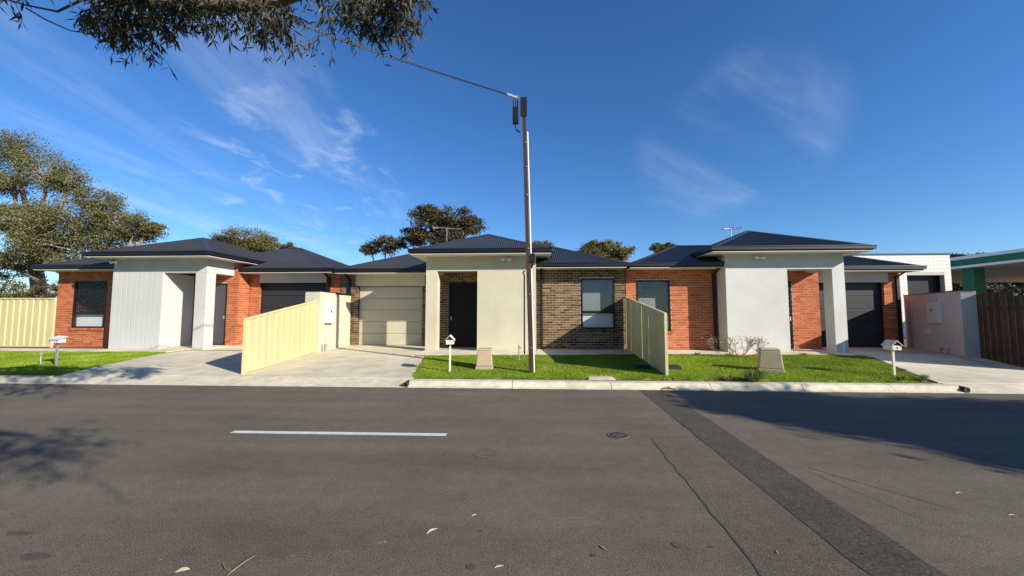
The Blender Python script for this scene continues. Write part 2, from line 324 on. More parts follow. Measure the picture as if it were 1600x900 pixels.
slab([(-11.86, 11.21), (-9.2, 11.21), (-9.3, 14.8), (-12.2, 14.8)]); slab([(-9.19, 11.21), (-7.2, 11.21), (-7.6, 12.4), (-7.6, 14.8), (-9.29, 14.8)])
slab([(-6.84, y0), (-4.80, y0), (-5.5, 11.6), (-7.15, 11.6)]); slab([(-4.79, y0), (-2.63, y0), (-3.28, 11.6), (-5.49, 11.6)])
slab([(-7.15, 11.61), (-5.5, 11.61), (-5.6, 14.83), (-7.1, 14.83)]); slab([(-5.49, 11.61), (-3.68, 11.61), (-3.68, 14.2), (-3.7, 14.83), (-5.59, 14.83)])
rd = MB().box(8.5, 11, 8.2, 8.5, -.04, .02).build('right_driveway', 'concrete', **ST)
apron(8.43, 10.4, rd); apron(10.4, 12.5, rd)
slab([(8.35, y0), (11.4, y0), (12.2, 11.0), (9.55, 11.0), (8.9, 9.7)], rd); slab([(9.55, 11.01), (12.2, 11.01), (12.9, 12.6), (10.2, 12.6), (10.0, 11.9)], rd)
slab([(10.2, 12.61), (12.9, 12.61), (14.0, 14.95), (10.3, 14.95)], rd); slab([(11.41, y0), (14.4, y0), (14.4, 12.4), (12.91, 12.6)], rd)
fp = MB().box(-20, -12.2, 12.3, 12.6, .1, .2).build('footpath', 'concrete', **ST)
for a, b in ((-25, -20), (-20, -17.4), (-17.4, -14.8), (-14.8, -12.15)): slab([(a, 12.2), (b, 12.2), (b, 12.93), (a, 12.93)], fp)
for a, b in ((-3.66, -1.7), (-1.7, .15), (.15, 1.7), (1.7, 3.24)): slab([(a, 12.02), (b, 12.05), (b, 13.55 if a > 0 else 12.93), (a, 13.55 if a > 0 else 12.93)], fp)
for a, b in ((3.27, 4.8), (4.8, 6.35), (6.35, 8.3), (8.3, 10.15)): slab([(a, 12.3), (b, 12.3), (b, 13.55 if a < 6 else 12.93), (a, 13.55 if a < 6 else 12.93)], fp)
# lawns with blades
def inside(P, poly):
    x, y = P[:, 0], P[:, 1]; c = np.zeros(len(P), bool); n = len(poly)
    for i in range(n):
        (x1, y1), (x2, y2) = poly[i], poly[(i+1) % n]; k = ((y1 > y) != (y2 > y)) & (x < (x2-x1)*(y-y1)/(y2-y1+1e-12)+x1); c ^= k
    return c
def gzv(y): return .11+np.clip((y-8.3)/4.6, 0, 1)*.18
def blades(name, poly, dens, h, label, parent=None, m_='grass', base=.02):
    p = np.array(poly); lo, hi = p.min(0), p.max(0); n = int(dens*(hi[0]-lo[0])*(hi[1]-lo[1])); P = lo+rng.random((n, 2))*(hi-lo); P = P[inside(P, poly)]; n = len(P)
    patch = np.sin(P[:, 0]*3.1+np.sin(P[:, 1]*2.3))*np.sin(P[:, 1]*4.7+P[:, 0])*.5+.5
    hh = h*(.5+.6*rng.random(n))*(.8+.4*patch); an = rng.random(n)*6.283; w = .0045+.004*rng.random(n); lean = hh*(.2+.7*rng.random(n)); la = rng.random(n)*6.283
    z = gzv(P[:, 1])+base; V = np.zeros((n, 3, 3)); d = np.stack([np.cos(an), np.sin(an)], 1)*w[:, None]
    V[:, 0, :2] = P-d; V[:, 1, :2] = P+d; V[:, 0, 2] = V[:, 1, 2] = z; V[:, 2, 0] = P[:, 0]+np.cos(la)*lean; V[:, 2, 1] = P[:, 1]+np.sin(la)*lean; V[:, 2, 2] = z+hh
    return npmesh(name, V.reshape(-1, 3), np.arange(n*3).reshape(-1, 3), np.clip(rng.random(n)*.62+patch*.2+(rng.random(n) < .05)*.5, 0, 1), m_, parent, kind='stuff')
def wavy(poly, amp, step, seed):
    r = random.Random(seed); out = []
    for i, a in enumerate(poly):
        b = poly[(i+1) % len(poly)]; k = max(1, int(math.dist(a, b)/step))
        for j in range(k): t_ = j/k; out.append((a[0]+(b[0]-a[0])*t_+(r.uniform(-amp, amp) if j else 0), a[1]+(b[1]-a[1])*t_+(r.uniform(-amp, amp) if j else 0)))
    return out
LAWNS = [('lawn', [(-2.68, 8.55), (3.02, 8.58), (3.22, 12.25), (1.0, 11.95), (-.1, 12.0), (-3.22, 11.72)], 3800, .028),
         ('lawn', [(3.06, 8.58), (8.0, 8.52), (8.45, 9.0), (9.0, 10.1), (9.95, 12.2), (8, 12.3), (6.3, 12.2), (3.3, 12.28)], 3800, .028),
         ('lawn', [(-24, 8.45), (-10.98, 8.5), (-12.05, 12.15), (-24, 12.17)], 2400, .028)]
for i, (nm, poly, dens, h) in enumerate(LAWNS):
    pw = wavy(poly, .045, .22, i); m = MB(); m.prism(pw, lambda x, y: gz(x, y)-.05, lambda x, y: gz(x, y)+.022); lo = m.build('lawn', 'lawn', **ST)
    blades('grass', wavy(poly, .07, .16, i+9), dens, h, '', lo)

# ------------------------------------------------------------------ brick walls
VARI = {}
def brick_variant(mname, k):
    key = (mname, k)
    if key not in VARI:
        m = MB(); c = .004; x0, x1, d, h = -.115, .115, .10, .038
        m.add([(x0,0+c,-h),(x1,0+c,-h),(x1,0+c,h),(x0,0+c,h),(x0+c,0,-h+c),(x1-c,0,-h+c),(x1-c,0,h-c),(x0+c,0,h-c),(x0,d,-h),(x1,d,-h),(x1,d,h),(x0,d,h)],
              [(4,5,6,7),(0,1,5,4),(1,2,6,5),(2,3,7,6),(3,0,4,7),(0,8,9,1),(1,9,10,2),(2,10,11,3),(3,11,8,0),(8,11,10,9)], k/7)
        me = bpy.data.meshes.new('brick'); me.from_pydata(m.v, [], m.f); a = me.attributes.new('tint', 'FLOAT', 'FACE'); a.data.foreach_set('value', m.t); me.materials.append(MATS[mname]); VARI[key] = me
    return VARI[key]
def brick_wall(house, p0, u, length, z0, z1, holes, bm, mm, thick=.11, show=1., name='brick_wall', bw=.24, bh=.086):
    u = Vector((u[0], u[1], 0)).normalized(); n = Vector((u.y, -u.x, 0)); p0 = Vector((p0[0], p0[1], 0)); r = random.Random(int(p0.x*97+p0.y*31))
    m = MB(); cuts = sorted({0, length, *[h[0] for h in holes], *[h[1] for h in holes]})
    for a, b in zip(cuts, cuts[1:]):
        segs = [(z0, z1)]
        for h in holes:
            if h[0] <= a+1e-6 and h[1] >= b-1e-6:
                segs = [q for s in segs for q in ((s[0], min(s[1], h[2])), (max(s[0], h[3]), s[1])) if q[1]-q[0] > 1e-4]
        ia = .010 if (a == 0 or any(abs(h[1]-a) < 1e-6 for h in holes)) else 0; ib = .010 if (b == length or any(abs(h[0]-b) < 1e-6 for h in holes)) else 0
        for s in segs: m.obox(p0+u*(a+ia)+Vector((0, 0, s[0]))-n*.007, u, n, b-a-ia-ib, thick-.007, s[1]-s[0])
    wall = m.build(name, mm, house); out = []; k = 0; z = z0+.004
    while z+.02 < z1:
        zt = min(z+bh-.010, z1-.002); a = -(bw/2 if k % 2 else 0)
        while a < length:
            segs = [(max(a, 0), length if length-(a+bw-.010) < .06 else min(a+bw-.010, length))] if length-a > .05 else []
            for h in holes:
                if h[2] < zt-.01 and h[3] > z+.01: segs = [q for s in segs for q in ((s[0], min(s[1], h[0]-.003)), (max(s[0], h[1]+.003), s[1])) if q[1] > q[0]]
            for s in segs:
                if s[1]-s[0] > .03: out.append((wall, p0+u*((s[0]+s[1])/2)+Vector((0, 0, (z+zt)/2)), u, n, s[1]-s[0], zt-z, min(7, max(0, int(r.gauss(3.6, 2.2)))), show))
            a += bw
        z += bh; k += 1
    return wall, out
def finish_bricks(bricks, bm, limit=300):
    c = Vector((0, 0, CH)); sc = []
    for i, b in enumerate(bricks):
        full = abs(b[4]-.23) < .002 and abs(b[5]-.076) < .002; d = b[1]-c; dist = d.length; sc.append((b[7]*abs(d.normalized().dot(b[3]))/dist**2 if full else -1, i))
    sc.sort(reverse=True); chosen = {i for s, i in sc[:limit] if s > 0}; rest = {}; r = random.Random(5)
    for i, (wall, c_, u, n, l, h, t_, sh) in enumerate(bricks):
        if i in chosen:
            o = bpy.data.objects.new('brick', brick_variant(bm, t_)); COL.objects.link(o); o.parent = wall
            yv = -n; o.matrix_local = Matrix(((u.x, yv.x, 0, c_.x+n.x*r.uniform(-.0015, .0015)), (u.y, yv.y, 0, c_.y+n.y*r.uniform(-.0015, .0015)), (0, 0, 1, c_.z), (0, 0, 0, 1)))
        else: rest.setdefault(wall.name, (wall, MB()))[1].obox(c_-u*l/2-Vector((0, 0, h/2))+n*r.uniform(-.002, .001), u, n, l, .10, h, t_/7)
    for wall, m in rest.values(): m.build('brickwork', bm, wall, kind='stuff')

# ------------------------------------------------------------------ roofs
TANP = math.tan(R(22.5))
def facet(poly, u, v, name, parent, pitch=.0762, amp=.0125):
    """corrugated sheet clipped to a convex 3-D polygon; ribs run up the slope v"""
    P = [Vector(p) for p in poly]; o = P[0]; u = Vector(u).normalized(); v = Vector(v).normalized(); n = u.cross(v).normalized()
    if n.z < 0: n = -n
    Q = [((p-o).dot(u), (p-o).dot(v)) for p in P]; a0 = min(q[0] for q in Q); a1 = max(q[0] for q in Q); k = int((a1-a0)/(pitch/6)); V = []; F = []
    for i in range(k+1):
        a = a0+(a1-a0)*min(max(i/k, 1e-5), 1-1e-5); hits = []
        for (x1, y1), (x2, y2) in zip(Q, Q[1:]+Q[:1]):
            if (x1-a)*(x2-a) < 0: hits.append(y1+(y2-y1)*(a-x1)/(x2-x1))
        if len(hits) < 2: hits = [0, 0]
        off = n*amp*math.cos(2*math.pi*a/pitch); V += [tuple(o+u*a+v*min(hits)+off), tuple(o+u*a+v*max(hits)+off)]
        if i: F.append((2*i-2, 2*i, 2*i+1, 2*i-1))
    m = MB(); m.add(V, F); return m.build(name, 'roof_steel', parent, smooth=True)
def hip_roof(house, x0, x1, y0, y1, zb, sides='FLR', tan=TANP):
    """dark gutter and fascia round the eave rectangle, pale soffit board, four corrugated facets with caps"""
    zt = zb+.19; g = .115
    roof = MB().box(x0+.05, x1-.05, y0+.05, y1-.05, zb, zb+.015).build('roof', 'soffit', house)
    m = MB()                                             # gutter: quad profile with a lip
    for (a, b, c, d) in ((x0, x1, y0, y0+g), (x0, x0+g, y0+g+.001, y1), (x1-g, x1, y0+g+.001, y1)):
        m.box(a, b, c, d, zb+.055, zt-.02)
    m.box(x0-.012, x1+.012, y0-.012, y0+.02, zt-.045, zt-.006); m.box(x0-.012, x0+.02, y0+.021, y1, zt-.045, zt-.007); m.box(x1-.02, x1+.012, y0+.021, y1, zt-.045, zt-.007)
    m.build('gutter', 'gutter_steel', roof, bevel=.012)
    f = MB(); f.box(x0+.06, x1-.06, y0+.06, y0+.085, zb+.018, zb+.10); f.box(x0+.06, x0+.085, y0+.086, y1, zb+.018, zb+.10); f.box(x1-.085, x1-.06, y0+.086, y1, zb+.018, zb+.10); f.build('fascia', 'gutter_steel', roof)
    e = .06; X0, X1, Y0, Y1 = x0+e, x1-e, y0+e, y1-e; h = min(X1-X0, Y1-Y0)/2; z = zt-.015; rz = z+h*tan; c = tan
    if X1-X0 <= Y1-Y0: A, B = ((X0+X1)/2, Y0+h, rz), ((X0+X1)/2, Y1-h, rz)
    else: A, B = (X0+h, (Y0+Y1)/2, rz), (X1-h, (Y0+Y1)/2, rz)
    par = X1-X0 > Y1-Y0; a, b_, c_, d_ = (X0, Y0, z), (X1, Y0, z), (X1, Y1, z), (X0, Y1, z)
    fl = [([a, b_, B, A] if par else [a, b_, A], (1, 0, 0), (0, 1, tan)), ([c_, d_, A, B] if par else [c_, d_, B], (-1, 0, 0), (0, -1, tan)),
          ([d_, a, A] if par else [d_, a, A, B], (0, -1, 0), (1, 0, tan)), ([b_, c_, B] if par else [b_, c_, B, A], (0, 1, 0), (-1, 0, tan))]
    for poly, u, v in fl: facet(poly, u, v, 'roof_sheet', roof)
    m = MB(); up = Vector((0, 0, .014))
    for p, q in ((a, A), (b_, B if par else A), (A, B)):
        p = Vector(p)+up; q = Vector(q)+up
        if (q-p).length > .05:
            d = (q-p).normalized(); s = Vector((-d.y, d.x, 0)).normalized()*.13; dn = Vector((0, 0, -.045)); m.add([p, q, q+s+dn, p+s+dn, p-s+dn, q-s+dn], [(0,1,2,3),(4,5,1,0)])
    m.build('ridge_cap', 'roof_steel', roof)
    return roof, Vector(A)

# ------------------------------------------------------------------ houses
def window(house, x0, x1, z0, z1, y, zt, sillmat, blind_top=None):
    f = MB(); w = .05; ya, yb = y-.012, y+.06
    f.box(x0, x1, ya, yb, z1-w, z1); f.box(x0, x1, ya, yb, z0, z0+w); f.box(x0, x0+w, ya+.001, yb, z0+w, z1-w); f.box(x1-w, x1, ya+.001, yb, z0+w, z1-w)
    win = f.build('window', 'dark_frame', house)
    MB().box(x0+w, x1-w, ya+.005, yb-.002, zt-.045, zt+.045).build('transom', 'dark_frame', win)
    p = MB().add([(x0+w, y+.03, z0+w), (x1-w, y+.03, z0+w), (x1-w, y+.03, z1-w), (x0+w, y+.03, z1-w)], [(0,1,2,3)]); p.build('pane', 'glass', win)
    MB().box(x0+w, x1-w, y+.10, y+.11, z0+.02, zt).build('blind', 'blind', win)
    if blind_top: MB().box(x0+w, x0+w+(x1-x0)*.55, y+.15, y+.16, zt, blind_top).build('blind', 'blind', win)
    MB().box(x0-.05, x1+.05, y+.9, y+.92, z0-.05, z1+.05).build('room_wall', 'interior', win)
    s = MB(); X0, X1, Z0, Z1 = x0+w, x1-w, zt+.045, z1-w; st = .105; r = .0055; yy = y+.012; k = -40
    def clip(p, q):
        (ax, az), (bx, bz) = p, q; t0, t1 = 0, 1
        for d, lo, hi, c0 in ((bx-ax, X0, X1, ax), (bz-az, Z0, Z1, az)):
            if abs(d) < 1e-9: continue
            a, b = sorted(((lo-c0)/d, (hi-c0)/d)); t0 = max(t0, a); t1 = min(t1, b)
        return None if t1-t0 < .01 else ((ax+(bx-ax)*t0, az+(bz-az)*t0), (ax+(bx-ax)*t1, az+(bz-az)*t1))
    for k in range(-30, 40):
        for sg in (1, -1):
            a = X0+k*st*.8; q = clip((a, Z0), (a+sg*3*.8, Z0+3))
            if q: s.bar((q[0][0], yy, q[0][1]), (q[1][0], yy, q[1][1]), r, (0, 1, 0))
    s.build('security_screen', 'dark_frame', win)
    m = MB(); n = int((x1-x0+.12)/.086); r_ = random.Random(1)
    for i in range(n):
        xa = x0-.06+i*(x1-x0+.12)/n; m.add([(xa+.005, y-.045, z0-.10), (xa+.081, y-.045, z0-.10), (xa+.081, y+.02, z0-.09), (xa+.005, y+.02, z0-.09), (xa+.005, y-.045, z0-.025), (xa+.081, y-.045, z0-.025), (xa+.081, y+.02, z0-.004), (xa+.005, y+.02, z0-.004)],
              [(0,3,2,1),(4,5,6,7),(0,1,5,4),(1,2,6,5),(2,3,7,6),(3,0,4,7)], r_.random())
    m.build('sill', sillmat, win); return win
def downpipe(house, x, y, z0, z1, reach):
    m = MB(); m.box(x-.045, x+.045, y-.075, y-.01, z0, z1-.22)
    m.add([(x-.04, y-.07, z1-.24), (x+.04, y-.07, z1-.24), (x+.04, y-.012, z1-.24), (x-.04, y-.012, z1-.24), (x-.04, y-reach, z1), (x+.04, y-reach, z1), (x+.04, y-reach+.06, z1), (x-.04, y-reach+.06, z1)],
          [(0,3,2,1),(4,5,6,7),(0,1,5,4),(1,2,6,5),(2,3,7,6),(3,0,4,7)])
    for z in (z0+.5, z0+1.6): m.box(x-.06, x+.06, y-.082, y-.003, z, z+.03)
    return m.build('downpipe', 'gutter_steel', house)
def flood_light(house, x, y, z):
    b = MB().tube([(x, y+.005, z+.05), (x, y-.03, z+.05)], .05, 12).build('flood_light', 'mail_grey', house)
    for s in (-1, 1):
        m = MB(); m.tube([(x, y-.03, z+.03), (x+s*.05, y-.06, z)], .012, 6); m.tube([(x+s*.03, y-.05, z-.005), (x+s*.10, y-.12, z-.03), (x+s*.12, y-.15, z-.045)], [.025, .055, .058], 12); m.build('lamp_head', 'pvc', b, smooth=False)
    MB().box(x-.025, x+.025, y-.09, y-.03, z-.06, z-.01).build('sensor', 'pvc', b)
def antenna(house, x, y, z0, h, w, ang):
    m = MB(); m.tube([(x, y, z0), (x, y, z0+h)], .018, 6); c, s = math.cos(ang), math.sin(ang)
    m.tube([(x-c*w, y-s*w, z0+h), (x+c*w, y+s*w, z0+h-.03)], .014, 6)
    for i in range(7):
        t_ = -1+i/3; l = .22+.09*(i % 3); px, py = x+c*w*t_, y+s*w*t_; m.tube([(px+s*l, py-c*l, z0+h), (px-s*l, py+c*l, z0+h)], .008, 5)
    m.box(x-w*.7-.14, x-w*.7+.14, y-.2, y-.18, z0+h-.07, z0+h-.02); return m.build('antenna', 'galv', house)
YP, YW, YD, YG = 12.95, 13.6, 14.2, 14.85
def house(name, label, d):
    s = d['s']; z = d['z']; bm, mm, rn, side = d['brick'], d['mortar'], d['render'], d['side']
    w0, w1 = d['wing']; b0, b1 = d['block']; c0, c1 = d['col']; p0, p1 = d['porch']      # intervals, low to high x
    H = empty(name, ((w0+b1)/2, YW, z), label, 'house', 'brick houses in the row'); bricks = []
    def bw(*a, **k): w, b = brick_wall(H, *a, bm, mm, **k); bricks.extend(b); return w
    ZT = 3.14
    # slab
    lo, hi = min(w0, d['gar_out']), max(w1, d['gar_out'])
    MB().box(lo+.02, hi-.02, YW+.03, 21, .1, z).build('slab', 'concrete', H); MB().box(min(b0, c0)+.02, max(b1, c1)-.02, YP+.02, YW+.029, .12, z-.004).build('porch_floor', 'concrete', H)
    # wing wall with its window
    x0, x1, wz0, wz1 = d['win']
    bw((w0, YW), (1, 0), w1-w0, z-.05, ZT, [(x0-w0, x1-w0, wz0, wz1)])
    window(H, x0, x1, wz0, wz1, YW, d['transom'], bm, d.get('blind_top'))
    outer = w0 if s > 0 else w1
    MB().box(outer if s > 0 else outer-.1, outer+.1 if s > 0 else outer, YW+.12, 21, z-.05, ZT).build('side_wall', side, H)
    # door wall
    q0, q1 = d['nib']; e0, e1 = d['door']; a0, a1 = min(e0, q0), max(e1, q1)
    bw((a0-.02 if s < 0 else min(b1, a0), YD), (1, 0), (a1-(min(b1, a0) if s > 0 else a0-.02)) if s > 0 else (max(b0, a1)-a0+.02), z, 3.5, [(e0-(min(b1, a0) if s > 0 else a0-.02), e1-(min(b1, a0) if s > 0 else a0-.02), z-.01, d['door_top'])])
    nx = q1 if s > 0 else q0
    if s > 0: bw((nx-.002, YD+.108), (0, 1), YG-YD-.108, z, 3.5, [])
    else: bw((nx-.018, YG), (0, -1), YG-YD-.108, z, 3.5, [])
    dr = MB().box(e0, e1, YD+.06, YD+.10, z, d['door_top']).build('front_door', 'door_dark', H)
    f = MB(); fw = .05; f.box(e0, e0+fw, YD+.01, YD+.058, z, d['door_top']); f.box(e1-fw, e1, YD+.01, YD+.058, z, d['door_top']); f.box(e0+fw, e1-fw, YD+.01, YD+.058, d['door_top']-fw, d['door_top']); f.build('door_frame', 'dark_frame', dr)
    sc = MB(); X0, X1, Z0, Z1 = e0+.06, e1-.06, z+.06, d['door_top']-.06
    for k in range(-30, 30):
        for sg in (1, -1):
            xa = X0+k*.1; pts = [(xa+sg*t_*.7, Z0+t_) for t_ in np.linspace(0, Z1-Z0, 60)]; pts = [p for p in pts if X0 <= p[0] <= X1]
            if len(pts) > 2: sc.bar((pts[0][0], YD+.03, pts[0][1]), (pts[-1][0], YD+.03, pts[-1][1]), .004, (0, 1, 0))
    sc.build('security_screen', 'galv' if s > 0 else 'dark_frame', dr)
    MB().box(e1-.11 if s > 0 else e0+.07, e1-.07 if s > 0 else e0+.11, YD-.02, YD+.02, z+1.0, z+1.14).build('door_handle', 'galv', dr)
    # porch: blade wall, beam, column, soffit comes with the roof
    pw = MB().box(b0, b1, YP, YD-.004, z-.06, 3.0).build('porch_wall', rn, H)
    if d.get('boards'):
        n = d['boards']; st = (b1-b0)/n
        for i in range(n): MB().box(b0+i*st+.008, b0+(i+1)*st-.008, YP-.016, YP-.002, z-.055, 2.995).build('board', 'board_white', pw, bevel=.004)
    MB().box(c0, c1, YP, YP+.40, z-.03, 3.0).build('porch_column', rn, H)
    MB().box(min(b0, c0), max(b1, c1), YP, YP+.38, 3.003, 3.56).build('porch_beam', rn, H)
    cx0, cx1 = (c1-.36, c1-.002) if s > 0 else (c0+.002, c0+.36)
    MB().box(cx0, cx1, YP+.383, YG-.02, 3.003, 3.56).build('porch_beam', rn, H)
    bx0, bx1 = (b0+.002, b0+.3) if s > 0 else (b1-.3, b1-.002)
    MB().box(bx0, bx1, YP+.383, YW+.6, 3.003, 3.56).build('porch_beam', rn, H)
    # garage
    g0, g1 = d['gdoor']; go = d['gar_out']
    if s > 0:
        bw((nx+.001, YG), (1, 0), g0-nx-.001, z, ZT, []); bw((g1, YG), (1, 0), go-g1, z-.05, ZT, [])
    else:
        bw((g1, YG), (1, 0), nx-g1-.021, z, ZT, []); bw((go, YG), (1, 0), g0-go, z-.05, ZT, [])
    MB().box(g0+.001-d['lint'], g1-.001+d['lint'], YG-.03, YG+.1, d['gtop'], ZT+.1).build('garage_lintel', rn, H)
    gd = MB().box(g0-.02, g1+.02, YG+.20, YG+.24, z-.02, d['gtop']+.05).build('garage_door', d['gmat'], H); ph = (d['gtop']-z-.03)/5
    for i in range(5): MB().box(g0-.01, g1+.01, YG+.165, YG+.199, z+.012+i*ph, z+.012+(i+1)*ph-.012).build('panel', d['gmat'], gd, bevel=.008)
    for ja in (g0-.02, g1-.001): MB().box(ja, ja+.021, YG+.1, YG+.16, z, d['gtop']).build('jamb', 'dark_frame', gd)
    MB().box(lo+.12, hi-.12, YG+.9, 20.9, z, ZT).build('inner_walls', side, H)
    MB().box(go-.1 if s > 0 else go, go if s > 0 else go+.1, YG+.12, 21, z-.05, ZT).build('side_wall', side, H)
    # roofs
    r0, r1 = d['wing_roof']; hip_roof(H, r0, r1, 13.0, 17.9, d['ze'], tan=d.get('tan', TANP))
    r0, r1 = d['gar_roof']; hip_roof(H, r0, r1, 14.2, 20.9, d['ze']-.02, tan=d.get('tan', TANP))
    hip_roof(H, p0, p1, 12.35, 18.3, 3.50)
    finish_bricks(bricks, bm)
    flood_light(H, d['light'], YP-.005, 3.40)
    return H
HL = house('brick_house', 'red brick house with white vertical boards on its porch wall', dict(s=1, z=.34, brick='brick_red', mortar='mortar_red', side='side_red', render='render_white',
    wing=(-17.95, -15.0), block=(-15.0, -13.1), col=(-11.9, -11.5), porch=(-15.5, -10.95), win=(-17.27, -15.98, 1.02, 2.78), transom=1.55, nib=(-11.75, -11.35), door=(-12.8, -11.75), door_top=2.72,
    gdoor=(-10.93, -8.18), gar_out=-7.62, gtop=2.78, lint=.0, gmat='door_charcoal', wing_roof=(-18.3, -11.6), gar_roof=(-15.0, -7.62), ze=3.14, light=-14.88, boards=10))
downpipe(HL, -8.06, YG, .3, 3.2, .6)
HC = house('brick_house', 'dark brown brick house with cream rendered porch and cream garage door', dict(s=-1, z=.30, brick='brick_brown', mortar='mortar_brown', side='side_brown', render='render_cream',
    wing=(.13, 3.25), block=(-1.86, .13), col=(-3.63, -3.24), porch=(-4.09, .68), win=(1.72, 2.88, 1.02, 2.79), transom=1.60, nib=(-3.6, -3.1), door=(-3.1, -2.0), door_top=2.72,
    gdoor=(-6.88, -4.3), gar_out=-7.6, gtop=2.64, lint=.1, gmat='door_cream', wing_roof=(-3.6, 3.235), gar_roof=(-7.58, -.6), ze=3.10, light=-.87, blind_top=2.28))
downpipe(HC, .32, YW, .28, 3.16, .6); downpipe(HC, -7.22, YG, .28, 3.14, .6); antenna(HC, aty(698, 380, 19).x, 19, 3.9, aty(698, 356, 19).z-3.9, .75, .3)
HR = house('brick_house', 'red brick house with smooth white rendered porch and charcoal garage door', dict(s=1, z=.30, brick='brick_red', mortar='mortar_red', side='side_red', render='render_white',
    wing=(3.27, 6.37), block=(6.37, 8.33), col=(9.74, 10.12), porch=(5.67, 10.66), win=(3.64, 4.79, .95, 2.71), transom=1.55, nib=(9.25, 10.2), door=(8.34, 9.25), door_top=2.72,
    gdoor=(10.62, 12.97), gar_out=13.5, gtop=2.70, lint=.15, gmat='door_charcoal', wing_roof=(3.255, 10.0), gar_roof=(6.9, 13.9), ze=3.08, light=7.42, blind_top=2.1))
downpipe(HR, 6.27, YW, .28, 3.14, .6); downpipe(HR, 13.42, YG, .28, 3.14, .6); MB().box(13.45, 13.98, 15.32, 15.45, .25, 3.2).build('side_wall', 'side_red', HR)
antenna(HR, aty(1143, 375, 18).x, 18, 3.9, aty(1143, 357, 18).z-3.9, .4, .2)

# ------------------------------------------------------------------ blade walls and fences
w = empty('meter_wall', (-7.3, 12.5, .25), 'cream rendered wall with a meter box beside the cream garage', 'wall')
MB().box(-7.57, -7.06, 12.45, 13.45, .2, 2.28).build('wall_body', 'render_cream', w); MB().box(-7.57, -7.12, 13.51, 14.75, .2, 2.24).build('wall_body', 'render_cream', w)
MB().box(-7.55, -7.2, 13.44, 13.52, .2, 2.2).build('shade_gap', 'dark_frame', w); MB().box(-7.59, -7.04, 12.43, 14.75, 2.283, 2.31).build('capping', 'gutter_steel', w)  # dark filler stands in for the shade in the recess between wall bodies
mb = MB().box(-7.056, -6.92, 12.72, 13.14, 1.22, 1.90).build('meter_box', 'meter_grey', w, bevel=.012)
MB().box(-6.918, -6.912, 12.90, 12.97, 1.58, 1.66).build('latch', 'servo_green', mb); MB().box(-7.056, -6.99, 12.95, 13.02, 1.91, 2.05).build('cable_cover', 'pvc', w)
m = MB(); m.tube([(-7.0, 12.62, .25), (-7.0, 12.62, .48), (-7.04, 12.62, .52)], .025, 8); m.build('pipe', 'galv', w)
m = MB(); m.tube([(-7.0, 12.82, .26), (-7.0, 12.82, .5)], .05, 8); m.tube([(-7.03, 12.84, .5), (-7.03, 12.95, 1.1)], .01, 6); m.build('pipe', 'galv', w)
def fence(name, label, A, B, zb, zt, nb, face=1):
    """sheet steel fence from A to B (xy), raked: zb, zt are (start, end) heights"""
    A, B = Vector((*A, 0)), Vector((*B, 0)); u = (B-A).normalized(); n = Vector((u.y, -u.x, 0)); Lg = (B-A).length
    f = empty(name, (A.x, A.y, zb[0]), label, 'fence'); zf = lambda a, k: k[0]+(k[1]-k[0])*a/Lg
    for i in range(nb+1):
        a = Lg*i/nb; m = MB(); c = A+u*a; m.obox(c-u*.03+n*.03+Vector((0, 0, zf(a, zb)-.15)), u, n, .06, .06, zf(a, zt)-zf(a, zb)+.16); m.build('post', 'fence_post', f)
    for i in range(nb):
        a0, a1 = Lg*i/nb+.032, Lg*(i+1)/nb-.032
        for k, off, nm in ((zt, -.045, 'top_rail'), (zb, .0, 'bottom_rail')):
            m = MB(); p, q = A+u*a0, A+u*a1; vs = []
            for c, a in ((p, a0), (q, a1)):
                z = zf(a, k)+off; vs += [c+n*.026+Vector((0, 0, z)), c-n*.026+Vector((0, 0, z)), c-n*.026+Vector((0, 0, z+.05)), c+n*.026+Vector((0, 0, z+.05))]
            m.add(vs, [(0,1,2,3),(7,6,5,4),(0,4,5,1),(1,5,6,2),(2,6,7,3),(3,7,4,0)]); m.build(nm, 'fence_post', f)
        ns = max(1, round((a1-a0)/.78)); sw = (a1-a0)/ns
        for j in range(ns):
            V = []; F = []; x = 0; per = sw/3; pts = []
            for q in range(3):
                b = a0+j*sw+q*per; pts += [(b, -.011), (b+per*.34, -.011), (b+per*.46, .011), (b+per*.86, .011)]
            pts.append((a0+(j+1)*sw-.003, -.011))
            for a, o_ in pts:
                c = A+u*a+n*(o_+.004*(j % 2)); V += [tuple(c+Vector((0, 0, zf(a, zb)+.03))), tuple(c+Vector((0, 0, zf(a, zt)-.02)))]
            F = [(2*k, 2*k+2, 2*k+3, 2*k+1) for k in range(len(pts)-1)]
            m = MB(); m.add(V, F); m.build('infill_sheet', 'fence_cream', f)
    return f
fence('steel_fence', 'cream steel fence running between the two concrete driveways', (-6.72, 8.71), (-7.22, 12.40), (.16, .28), (1.44, 1.98), 2)
fence('steel_fence', 'cream steel fence dividing the two front lawns', (3.03, 8.95), (3.255, 13.50), (.15, .31), (1.56, 2.12), 2)
fence('steel_fence', 'cream steel fence joined to the side of the red brick house', (-25.5, 13.66), (-17.99, 13.58), (.30, .30), (2.16, 2.13), 3)
wr = empty('boundary_wall', (12.8, 12.2, .25), 'grey white rendered wall with meter box beside charcoal garage', 'wall')
A = Vector((14.15, 15.4, 0)); B = Vector((12.68, 12.05, 0)); u = (B-A).normalized(); n = Vector((u.y, -u.x, 0)); n = n if n.x < 0 else -n
def ob(p, l, d, z0, z1, nm, m_, par, **k):
    q = [p, p+u*l, p+u*l-n*d, p-n*d]; q = [(v.x, v.y) for v in q]
    area = sum(q[i][0]*q[(i+1) % 4][1]-q[(i+1) % 4][0]*q[i][1] for i in range(4)); q = q if area > 0 else q[::-1]
    return MB().prism(q, z0, z1).build(nm, m_, par, **k)
Lw = (B-A).length
